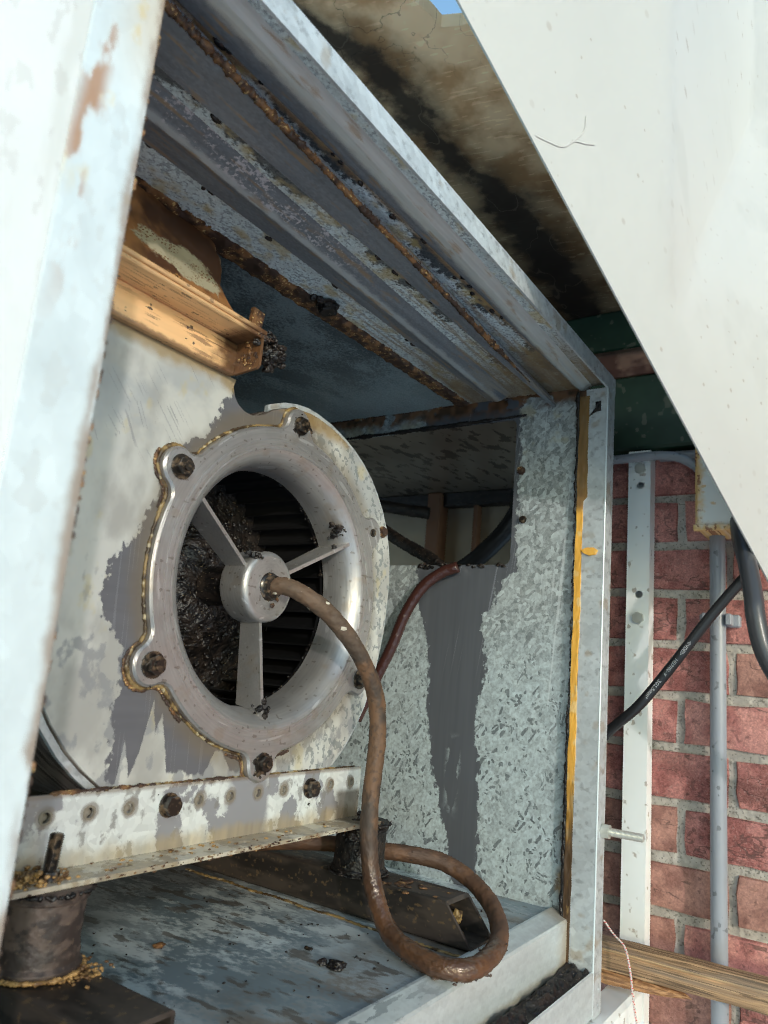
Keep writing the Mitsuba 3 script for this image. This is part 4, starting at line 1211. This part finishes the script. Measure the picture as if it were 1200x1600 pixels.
# base rail under the fan
hx = [0.295, 0.326, 0.357, 0.420, 0.4525, 0.4835, 0.515, 0.580, 0.6115]
leg = sbox(0.262, -0.1365, 0.6265, -0.0918)
holes = unary_union([Point(x, -0.105).buffer(0.0040, 10) for x in hx])
slots = unary_union([sbox(x - 0.006, 0.4195, x + 0.006, 0.4235).buffer(0.0018) for x in (0.345, 0.40, 0.455, 0.51, 0.56)])
flat = sbox(0.262, 0.4085, 0.6265, 0.4364).difference(slots)
BR = part(F, "base_rail", cat(xz(leg.difference(holes), 0.4365, 0.4395), xy(flat, -0.1395, -0.1366)), "rail_metal", label="perforated angle rail carrying the fan")
for x in (0.391, 0.550):
    part(BR, "bolt", cat(bolt((x, 0.4363, -0.106), (0, -1, 0), 0.0125, 0.0058, 0.0085, 0, 0.2), lumps(rng, (x, 0.4366, -0.107), (0.005, 0.0003, 0.005), 7, 0.001, 0.0022, (1, 0.4, 1))), "oily_bolt", smooth=30)
for x in hx:
    w = trimesh.creation.annulus(0.0032, 0.0046, 0.0008, sections=20)
    part(BR, "hole_rim", cat(orient(w, (0, -1, 0), (x, 0.4362, -0.105)), lump((x, 0.4392, -0.1055), 0.0042, (1, 0.35, 1), 7, 2)), "dull_dirt", smooth=30)
part(BR, "crumbs", lumps(rng, (0.44, 0.424, -0.1362), (0.075, 0.006, 0.0002), 46, 0.0006, 0.0017, (1.5, 1, 0.6), 1), "ochre_crumb", smooth=True, kind="stuff")
part(BR, "edge_rust", lumps(rng, (0.45, 0.4088, -0.138), (0.085, 0.0003, 0.0008), 220, 0.0004, 0.0011, (2.2, 0.8, 0.9), 1), "rust", smooth=True, kind="stuff")
part(BR, "weld", cat([lump([0.30 + 0.16 * rng.random() ** 2.5, 0.438, -0.0915], rng.uniform(0.0015, 0.0038), (1.6, 0.8, 0.6), int(rng.integers(1, 999)), 1) for k in range(60)]), "rust", smooth=True)
part(BR, "seam", cat([lump([0.33 + 0.29 * k / 260, 0.4392, -0.0914 + rng.normal(0, 0.0003)], rng.uniform(0.0007, 0.0015), (1.6, 0.8, 0.7), int(rng.integers(1, 999)), 1) for k in range(260)]), "seal_bead", smooth=True)

# outlet flange (orange) and stub
OF = part(F, "outlet_flange", cat(cbox([0.16, 0.4325, 0.2215], [0.3960, 0.4395, 0.2480], 0.001), cbox([0.16, 0.4050, 0.2482], [0.3965, 0.4395, 0.2515], 0.0008), cbox([0.16, 0.4040, 0.2518], [0.398, 0.4085, 0.2555], 0.0008)), "orange_paint", label="orange painted outlet flange at the top of the fan")
gus = Polygon([(0.4325, 0.2215), (0.4080, 0.2235), (0.4055, 0.2260), (0.4055, 0.2480), (0.4325, 0.2480)])
part(OF, "end_gusset", yz(gus, 0.3935, 0.3962), "orange_paint", label="rusty corner plate at the end of the orange flange")
stub = Polygon([(0.3925, 0.2545), (0.4040, 0.2545), (0.4075, 0.2780), (0.3950, 0.2790)])
part(OF, "grease_crust", cat(lumps(rng, (0.3932, 0.418, 0.235), (0.0004, 0.006, 0.006), 40, 0.001, 0.0026, (0.4, 1, 1)), lumps(rng, (0.392, 0.4060, 0.2505), (0.008, 0.0004, 0.001), 30, 0.0008, 0.002)), "rust", smooth=True, kind="stuff")
part(OF, "bent_tab", xz(stub, 0.4195, 0.4235), "rust")
part(F, "grease_clump", cat(lumps(rng, (0.4090, 0.412, 0.2430), (0.0050, 0.003, 0.0060), 60, 0.0020, 0.0050), lumps(rng, (0.417, 0.413, 0.2440), (0.0045, 0.003, 0.0050), 40, 0.0020, 0.0046), lumps(rng, (0.404, 0.407, 0.2540), (0.003, 0.002, 0.002), 14, 0.0014, 0.0030)), "grime", smooth=True, label="black clump of grease hanging at the end of the orange flange")

# canvas sleeve
def canv(u, v):
    edge = 0.384 + 0.004 * np.sin(v * 9 + 1) + 0.003 * (meshkit.noise(np.stack([v * 14, v * 0, v * 0], -1)) - 0.5)
    x = 0.15 + (edge - 0.15) * u
    z = 0.2560 + (0.3410 - 0.2560) * v
    q = np.stack([x * 26, z * 26, 0 * x], -1)
    y = 0.4165 + 0.042 * v ** 1.2 + 0.006 * np.sin(np.pi * v) - 0.012 * (meshkit.fbm(q, 3, 4) - 0.5) + 0.012 * np.clip((u - 0.94) / 0.06, 0, 1) ** 2
    fold = np.exp(-((x - 0.300 + 0.4 * (z - 0.30)) / 0.006) ** 2) * 0.004
    return np.stack([x, y - fold, z], -1)
p, f = grid_sheet(canv, 90, 40)
single("canvas_duct_sleeve", solid_sheet(p, f, (0.0003, 0.0018, 0.0)), "canvas", "brown grease-soaked canvas sleeve with a pale patch above the orange flange", "duct sleeve", smooth=True)

# ------------------------------------------------------------------ beams and rubber mounts
def channel(x0, x1, ya, yb, z0, z1, mitre, t=0.003):
    """rectangular tube along Y whose near end is cut obliquely."""
    outer = sbox(x0, z0, x1, z1); inner = sbox(x0 + t, z0 + t, x1 - t, z1 - t)
    m = xz(outer.buffer(-0.003).buffer(0.003, 4).difference(inner), ya, yb)
    v = np.array(m.vertices)
    nr = v[:, 1] < ya + 1e-6
    v[nr, 1] += mitre * (v[nr, 2] - z0) / (z1 - z0)
    m.vertices = v
    return m
ZB = -0.187
key = thing("right_support_beam", "black greasy box beam with an open cut end beside the brown cable loop", "beam")
part(key, "tube", channel(0.617, 0.660, 0.303, 0.955, ZF + 0.001, ZB, 0.028), "dark_beam", smooth=30)
part(key, "grease_plug", cat(lump([0.645, 0.334, -0.206], 0.009, (1.0, 0.8, 1.0), 5, 3), lump([0.640, 0.326, -0.216], 0.005, (1, 1, 0.6), 8, 2)), "seal_bead", smooth=True, label="pale clot inside the open beam end")
part(key, "rust_patch", lumps(rng, (0.630, 0.385, ZB + 0.0008), (0.010, 0.02, 0.0003), 26, 0.0012, 0.0045, (1.2, 1.2, 0.25), 1), "rust", smooth=True)
key = thing("left_support_beam", "dark brown box beam under the near rubber mount, bottom left", "beam")
part(key, "tube", channel(0.272, 0.3225, 0.332, 0.955, ZF + 0.001, ZB, 0.0), "dark_beam", smooth=30)
part(key, "crumbs", lumps(rng, (0.309, 0.409, ZB + 0.0006), (0.009, 0.008, 0.0004), 260, 0.0006, 0.0019, (1.2, 1.2, 0.7), 1), "ochre_crumb", smooth=True, kind="stuff")


def mount(name, label, x, y, dark):
    k = thing(name, label, "rubber mount")
    prof = [(0.0, ZB + 0.0005), (0.026, ZB + 0.0005), (0.0265, ZB + 0.0045), (0.0245, ZB + 0.007), (0.0235, ZB + 0.020), (0.0240, -0.1475), (0.0255, -0.1465), (0.0265, -0.1405), (0.0250, -0.1397), (0.0, -0.1397)]
    pr = np.array(prof); n = 60
    ang = np.arange(n) * 2 * np.pi / n
    pr = np.vstack([np.linspace(pr[i], pr[i + 1], 7, endpoint=False) for i in range(len(pr) - 1)] + [pr[-1:]])
    v = np.stack([x + pr[:, None, 0] * np.cos(ang), y + pr[:, None, 0] * np.sin(ang), np.broadcast_to(pr[:, None, 1], (len(pr), n))], -1).reshape(-1, 3)
    i, j = np.meshgrid(np.arange(len(pr) - 1), np.arange(n), indexing="ij")
    q = np.stack([i * n + j, i * n + (j + 1) % n, (i + 1) * n + (j + 1) % n, (i + 1) * n + j], -1).reshape(-1, 4)
    f = np.vstack([q[:, [0, 1, 2]], q[:, [0, 2, 3]]])
    c = np.array([x, y, 0.0])
    d = (meshkit.fbm(v * 170, 3, 2) - 0.5) * 0.0009
    nrm = (v - c) * [1, 1, 0]; L = np.linalg.norm(nrm, axis=1, keepdims=True)
    v = v + np.where(L > 0.015, nrm / np.maximum(L, 1e-6), 0) * d[:, None]
    part(k, "body", trimesh.Trimesh(v, f, process=False), "grime" if dark else "brown_rubber", smooth=40)
    part(k, "grease_ring", cat([lump([x + 0.0275 * math.cos(a), y + 0.0275 * math.sin(a), ZB + 0.002], rng.uniform(0.001, 0.0028), (1, 1, 0.7), int(rng.integers(1, 999)), 1) for a in rng.uniform(0, 6.28, 190)]), "grime" if dark else "ochre_crumb", smooth=True)
    part(k, "top_crust", cat([lump([x + 0.0262 * math.cos(a), y + 0.0262 * math.sin(a), -0.1418], rng.uniform(0.0016, 0.0032), (1, 1, 0.8), int(rng.integers(1, 999)), 1) for a in rng.uniform(0, 6.28, 70)]), "grime", smooth=True)
    return k


k = mount("near_rubber_mount", "brown cylindrical rubber mount with a stud on top, bottom left under the rail", 0.298, 0.428, False)
part(k, "nut", bolt((0.2915, 0.4185, -0.1363), (0, 0, 1), 0.011, 0.0058, 0), "oily_bolt", smooth=30)
part(k, "stud", thread((0.2915, 0.4185, -0.131), (0.06, 0, 1), 0.0043, 0.021), "oily_bolt", smooth=50)
part(k, "ochre_heap", lumps(rng, (0.281, 0.424, -0.1345), (0.010, 0.006, 0.0018), 330, 0.0007, 0.0021, (1.2, 1, 0.9), 1), "ochre_crumb", smooth=True, label="ochre crumbs heaped round the stud")
k = mount("far_rubber_mount", "black greasy rubber mount behind the hanging brown cable, on the right beam", 0.630, 0.432, True)
part(k, "drip", lumps(rng, (0.612, 0.424, -0.152), (0.007, 0.003, 0.010), 30, 0.002, 0.005), "grime", smooth=True)

# ------------------------------------------------------------------ cables inside
cab = [(CX + 0.002, 0.4500, CZ + 0.0), (0.4870, 0.4350, 0.0640), (0.4990, 0.4190, 0.0565), (0.5240, 0.4090, 0.0415), (0.5570, 0.4020, 0.0140), (0.5820, 0.3980, -0.0190), (0.5885, 0.3950, -0.0575), (0.5800, 0.3910, -0.1110), (0.5760, 0.3860, -0.1470), (0.5760, 0.3770, -0.1810), (0.5690, 0.3550, -0.2060), (0.5560, 0.3230, -0.2115), (0.5500, 0.2900, -0.2120), (0.5720, 0.2740, -0.2110), (0.6300, 0.2850, -0.2085), (0.6790, 0.3150, -0.2000), (0.7000, 0.3500, -0.1870), (0.6960, 0.3800, -0.1765), (0.6780, 0.4080, -0.1725), (0.6680, 0.4300, -0.1725), (0.6640, 0.4650, -0.1740), (0.6300, 0.5200, -0.1760), (0.58, 0.60, -0.19)]
rad = 0.0078
sp_n = 12
path = spline(cab, sp_n)
key = single("brown_power_cable", tube(path, rad * (0.93 + 0.14 * meshkit.fbm(path * 45, 3, 9)), 1, 24, 0.22, 6, 320), "brown_cable", "thick brown greasy cable from the fan hub, hanging down and looping over the sill", "cable", smooth=True)
cl = []
for i in range(150, 215):
    for q in range(2):
        a = rng.uniform(0, 6.28)
        cl.append(lump(path[i] + rng.normal(0, 1, 3) * 0.0046, rng.uniform(0.0007, 0.0017), (1, 1, 1), int(rng.integers(1, 999)), 1))
for i in range(130, 175):
    cl.append(lump(path[i] + np.array([rng.normal(0, 0.003), rng.normal(0, 0.003), -0.0070]), rng.uniform(0.0008, 0.0022), (1.3, 1.3, 0.8), int(rng.integers(1, 999)), 1))
part(key, "grease_crust", cat(cl), "brown_rubber", smooth=True, kind="stuff")
part(key, "gland_grease", cat(lumps(rng, (0.483, 0.4450, 0.0600), (0.0045, 0.001, 0.0065), 26, 0.0016, 0.0034, (1, 0.6, 1))), "rust", smooth=True)
single("red_brown_cable", tube([(0.79, 0.435, 0.130), (0.785, 0.455, 0.1215), (0.780, 0.477, 0.103), (0.778, 0.497, 0.070), (0.777, 0.512, 0.030), (0.775, 0.530, -0.010), (0.77, 0.55, -0.06)], 0.0068, 12, 16, 0.12, 8, 200), "red_cable", "glossy dark red cable hanging over the lower rim of the window beside the fan", "cable", smooth=True)

# loose bits on the floor
deb = thing("grease_lump", "shiny black lump of grease on the floor near the sill", "grease lump")
scene[deb] = mikit.ply(cat(lump([0.511, 0.362, ZF + 0.003], 0.0075, (1.0, 1.2, 0.5), 11, 3), lump([0.507, 0.373, ZF + 0.003], 0.0045, (1, 1, 0.7), 13, 2)), "grime", smooth=True)
deb = thing("small_grease_lump", "small dark lump on the floor between the shiny lump and the beam", "grease lump")
scene[deb] = mikit.ply(lump([0.523, 0.400, ZF + 0.002], 0.004, (0.7, 1.2, 0.6), 17, 2), "oily_bolt", smooth=True)
deb = thing("brown_flake", "brown flake lying on the floor below the perforated rail", "flake")
scene[deb] = mikit.ply(lump([0.442, 0.482, ZF + 0.0015], 0.006, (1.2, 0.7, 0.35), 19, 2), "rust", smooth=True)
cr = [lump([rng.uniform(0.33, 0.60), rng.uniform(0.315, 0.55), ZF + 0.0006], rng.uniform(0.0004, 0.0013), (1.3, 1.2, 0.6), int(rng.integers(1, 999)), 1) for k in range(90)]
single("floor_grit", cat(cr), "grime", "dark grit scattered over the housing floor", "grit", smooth=True, kind="stuff")
# caulk seam on the floor beside the beam
cr = []
for k in range(420):
    y = 0.305 + 0.33 * k / 420
    x = 0.606 + 0.0012 * math.sin(y * 90) + rng.normal(0, 0.0008)
    cr.append(lump([x, y, ZF + 0.0004], rng.uniform(0.0010, 0.0024), (0.9, 1.8, 0.6), int(rng.integers(1, 999)), 1))
part(H, "floor_seam", cat(cr), "seal_bead", smooth=True, label="yellowish seam of sealant on the floor beside the beam")

# ------------------------------------------------------------------ outside, on the wall
def prof_holes(x0, x1, y0, y1, z0, z1, hz_):
    ou = m3.Manifold.cube([x1 - x0, y1 - y0, z1 - z0]).translate([x0, y0, z0])
    inn = m3.Manifold.cube([x1 - x0 - 0.004, y1 - y0 - 0.004, z1 - z0 - 0.004]).translate([x0 + 0.002, y0 + 0.002, z0 + 0.002])
    b_ = ou - inn
    for z in hz_:
        b_ = b_ - m3.Manifold.cylinder(0.01, 0.0046, 0.0046, 24).rotate([0, 90, 0]).translate([x0 - 0.004, (y0 + y1) / 2 - 0.0015, z])
    return tm(b_)
SX0, SX1, SY0, SY1 = 0.922, 0.944, 0.2455, 0.2725
key = thing("white_wall_bracket", "white steel bracket with upright post on the brick wall and arm under the housing", "bracket")
part(key, "upright", prof_holes(SX0, SX1, SY0, SY1, -0.44, 0.298, (0.253, 0.117)), "white_paint", label="white upright with bolts and holes")
for z in (0.274, 0.0885):
    part(key, "bolt", bolt((SX0 - 0.0002, 0.2575, z), (-1, 0, 0), 0.0125, 0.005, 0, 0, 0.3), "bright_bolt", smooth=30)
part(key, "arm", cbox([0.17, 0.246, -0.345], [SX0 - 0.0005, 0.280, -0.309], 0.004), "white_paint", label="white arm running under the housing")

key = thing("grey_conduit", "grey plastic conduit pipe running down the brick wall below the rusty box", "pipe")
CY = 0.170
part(key, "pipe", tube([(0.928, CY, -1.2), (0.928, CY, -0.5), (0.928, CY + 0.0006, -0.2), (0.928, CY, 0.06), (0.928, CY, 0.20)], 0.0086, 4, 28), "grey_pvc", smooth=True)
clip = Polygon([(CY - 0.021, 0.0825), (CY + 0.021, 0.0825), (CY + 0.021, 0.098), (CY - 0.021, 0.098)])
part(key, "clip", cat(cbox([0.934, CY - 0.022, 0.083], [0.9495, CY + 0.021, 0.097], 0.0015), cbox([0.917, CY - 0.0155, 0.0835], [0.934, CY - 0.0095, 0.0965], 0.001), cbox([0.917, CY + 0.0095, 0.0835], [0.934, CY + 0.0155, 0.0965], 0.001)), "grey_pvc", label="saddle clip")

single("junction_box", cat(cbox([0.885, 0.085, 0.187], [0.949, 0.186, 0.300], 0.003), cbox([0.883, 0.083, 0.1855], [0.889, 0.1875, 0.1925], 0.001)), "rusty_white", "white metal junction box with orange rust on its edges, half hidden by the white cover", "junction box")

single("grey_cable", tube([(0.905, 0.36, 0.284), (0.905, 0.30, 0.2835), (0.905, 0.262, 0.284), (0.905, 0.232, 0.2845), (0.906, 0.208, 0.280), (0.908, 0.190, 0.2685), (0.915, 0.176, 0.250), (0.93, 0.165, 0.22)], 0.0056, 12, 18), "grey_pvc", "grey cable crossing the top of the white upright and bending down to the rusty box", "cable", smooth=True)
single("horizontal_grey_pipe", tube([(0.938, 0.238, 0.2925), (0.938, 0.20, 0.292), (0.938, 0.15, 0.2915)], 0.0062, 4, 18), "grey_pvc", "short straight grey pipe just under the lower green beam, right of the white upright", "pipe", smooth=True)

# printed black cable
bc = np.array([(0.895, 0.300, -0.068), (0.890, 0.277, -0.042), (0.880, 0.2435, -0.0125), (0.880, 0.2090, 0.0325), (0.880, 0.1750, 0.0800), (0.880, 0.1560, 0.1050), (0.880, 0.1330, 0.1330), (0.880, 0.105, 0.165), (0.885, 0.07, 0.20)])
key = thing("printed_black_cable", "black rubber cable with white printing, sloping across the white upright and the conduit", "cable")
part(key, "sheath", tube(bc, 0.0057, 16, 24), "black_rubber", smooth=True)
bp_ = spline(bc, 24)
seg = np.linalg.norm(np.diff(bp_, axis=0), axis=1); arc = np.concatenate([[0], np.cumsum(seg)])
def along(s): return np.array([np.interp(s, arc, bp_[:, k]) for k in range(3)]).T
# the words read downwards from the upper right; letters stand with their tops to the lower right
s_start = arc[np.argmin(np.linalg.norm(bp_ - np.array([0.88, 0.190, 0.058]), axis=1))] + 0.004
def put_text(text, s0, h):
    m = meshkit.text_mesh(text, h, 0.0002, False)
    m = m.subdivide_to_size(0.004)
    v = np.array(m.vertices)
    s = s0 - v[:, 0]
    c = along(s); t = along(s - 0.001) - along(s + 0.001); t /= np.linalg.norm(t, axis=1, keepdims=True)
    out0 = np.array([-0.93, -0.30, 0.16]); out = out0 - t * (t @ out0)[:, None]; out /= np.linalg.norm(out, axis=1, keepdims=True)
    upv = np.cross(out, t)
    th = (v[:, 1] - h * 0.5) / 0.0057
    pos = c + (0.00575 + v[:, 2])[:, None] * (np.cos(th)[:, None] * out + np.sin(th)[:, None] * upv)
    m.vertices = pos
    return m, s0 - float(v[:, 0].max())
def triangle_mark(s0, flip):
    h = 0.0036
    a = Polygon([(0, h / 2), (h, h), (h, 0)]) if not flip else Polygon([(h, h / 2), (0, 0), (0, h)])
    m = ext(a.difference(a.buffer(-0.00042)), 0.0002)
    v = np.array(m.vertices); s = s0 - v[:, 0]
    c = along(s); t = along(s - 0.001) - along(s + 0.001); t /= np.linalg.norm(t, axis=1, keepdims=True)
    out0 = np.array([-0.93, -0.30, 0.16]); out = out0 - t * (t @ out0)[:, None]; out /= np.linalg.norm(out, axis=1, keepdims=True)
    upv = np.cross(out, t); th = (v[:, 1] - h * 0.5) / 0.0057
    m.vertices = c + (0.00575 + v[:, 2])[:, None] * (np.cos(th)[:, None] * out + np.sin(th)[:, None] * upv)
    return m, s0 - h
pr = []
m, s = triangle_mark(s_start, False); pr.append(m)
m, s = put_text("VDE", s - 0.0008, 0.0036); pr.append(m)
m, s = triangle_mark(s - 0.0008, True); pr.append(m)
m, s = put_text("H07RN-F", s - 0.006, 0.0036); pr.append(m)
m, s = put_text("3G1.5mm²", s - 0.007, 0.0036); pr.append(m)
part(key, "printing", cat(pr), "cable_print", label="white printing VDE H07RN-F 3G1.5mm²")

single("dark_flexible_conduit", tube([(0.900, 0.143, 0.205), (0.862, 0.135, 0.172), (0.824, 0.1225, 0.135), (0.805, 0.1150, 0.100), (0.80, 0.1130, 0.083), (0.80, 0.1075, 0.054), (0.80, 0.0970, 0.030), (0.805, 0.078, 0.0), (0.84, 0.04, -0.045), (0.895, -0.005, -0.10), (0.928, -0.03, -0.18), (0.935, -0.04, -0.30), (0.935, -0.04, -0.60)], 0.0090, 14, 22), "black_flex", "dark grey flexible conduit curving out from below the white cover at the right edge", "conduit", smooth=True)

# timber lath
key = thing("timber_lath", "weathered split timber lath lying across the bracket arm, bottom right", "timber")
rngw = np.random.default_rng(3)
def lath(y0, y1, z0, z1, x0, x1, taper=0.0, seed=0, slope=0.0):
    n = 40
    y = np.linspace(y0, y1, n)
    r = np.random.default_rng(seed)
    sec = np.array([(x0, z0), (x1, z0), (x1, z1), (x0 + 0.004, z1), (x0, z1 - 0.004), (x0, z1 - 0.009), (x0 + 0.0012, z1 - 0.0105), (x0, z1 - 0.012)])
    k = len(sec)
    v = []
    for i, yy in enumerate(y):
        t = 1 - taper * max(0.0, (y1 - yy < 0) * 0.0 + (1 - (yy - y0) / (y1 - y0)) ** 3)
        s = sec.copy(); c = np.array([x1, (z0 + z1) / 2]); s = c + (s - c) * t
        s += r.normal(0, 0.00025, s.shape)
        v.append(np.stack([s[:, 0], np.full(k, yy), s[:, 1] + slope * (yy - y1)], 1))
    v = np.array(v)
    if taper:
        v[0, :, 1] += r.normal(0, 0.006, k)
    v = v.reshape(-1, 3)
    i, j = np.meshgrid(np.arange(n - 1), np.arange(k), indexing="ij")
    q = np.stack([i * k + j, i * k + (j + 1) % k, (i + 1) * k + (j + 1) % k, (i + 1) * k + j], -1).reshape(-1, 4)
    f = np.vstack([q[:, [0, 1, 2]], q[:, [0, 2, 3]]])
    capA = [[0, a + 1, a] for a in range(1, k - 1)]; o = (n - 1) * k
    capB = [[o, o + a, o + a + 1] for a in range(1, k - 1)]
    return trimesh.Trimesh(v, np.vstack([f, capA, capB]), process=False)
part(key, "lath", lath(-0.30, 0.330, -0.290, -0.2625, 0.880, 0.902, 0, 1, -0.012), "weathered_wood", smooth=25)
part(key, "splinter", lath(0.195, 0.330, -0.3040, -0.2915, 0.882, 0.900, 0.75, 2, 0.0), "fresh_wood", smooth=25, label="reddish splinter split off below the lath")

# string: two strands
path = spline([(0.868, 0.274, -0.238), (0.866, 0.262, -0.249), (0.862, 0.2495, -0.257), (0.858, 0.2425, -0.2760), (0.856, 0.2385, -0.2990), (0.856, 0.2340, -0.3250), (0.856, 0.229, -0.350), (0.857, 0.226, -0.40)], 30)
ph = np.linspace(0, 2 * np.pi * 26, len(path))
st = []
for o in (0, np.pi):
    st.append(path + 0.0006 * np.stack([np.cos(ph + o), np.sin(ph + o), 0 * ph], 1))
key = thing("twisted_string", "thin red and white twisted string hanging in front of the timber lath", "string")
part(key, "red_strand", tube(st[0], 0.0007, 1, 8), "red_string", smooth=True)
part(key, "white_strand", tube(st[1], 0.0007, 1, 8), "pale_edge", smooth=True)

# ------------------------------------------------------------------ white cover hanging open at the right
A = np.array([0.372, 0.2345, 0.4615]); B = np.array([0.860, 0.1095, 0.1270])
AB = B - A
A2 = A - 0.25 * AB; B2 = B + 0.25 * AB
Cc = np.array([0.62, 0.070, 0.604])
w = Cc - A; w -= AB * (w @ AB) / (AB @ AB); w /= np.linalg.norm(w)
nrm = np.cross(AB, w); nrm /= np.linalg.norm(nrm)
if nrm @ np.array([-1, -1, 0]) < 0: nrm = -nrm
def cover(u, v):
    s = -0.28 + 1.31 * u
    base = A + s[..., None] * AB
    d = 1.0 * v
    fold = np.clip(d - np.maximum(0.257 - 0.427 * s, 0.045), 0, 9) * np.clip((0.85 - s) / 0.35, 0, 1)  # bend added so part of the sheet turns cooler and darker, like shade
    c = 0.0007 * (meshkit.fbm(np.stack([s * 3, d * 9, 0 * s], -1), 2, 5) - 0.5)
    return base + d[..., None] * w + (c - 0.42 * np.minimum(fold, 0.4))[..., None] * nrm
p, f = grid_sheet(cover, 70, 90)
key = thing("white_cover_panel", "large white cover panel with dirt specks hanging open at the upper right", "panel")
part(key, "sheet", solid_sheet(p, f, -nrm * 0.0022), "cover_paint", smooth=20)
hook = spline([A + s_ * AB + d_ * w for s_, d_ in ((0.176, 0.004), (0.193, 0.012), (0.209, 0.021), (0.214, 0.033), (0.213, 0.047), (0.201, 0.055))], 8) + nrm * 0.0004
hook2 = spline([A + s_ * AB + d_ * w for s_, d_ in ((0.212, 0.024), (0.215, 0.034), (0.228, 0.043), (0.236, 0.050))], 8) + nrm * 0.0004
part(key, "scrape_mark", cat(tube(hook, 0.0005, 1, 6), tube(hook2, 0.0005, 1, 6)), "cover_scrape", smooth=True)
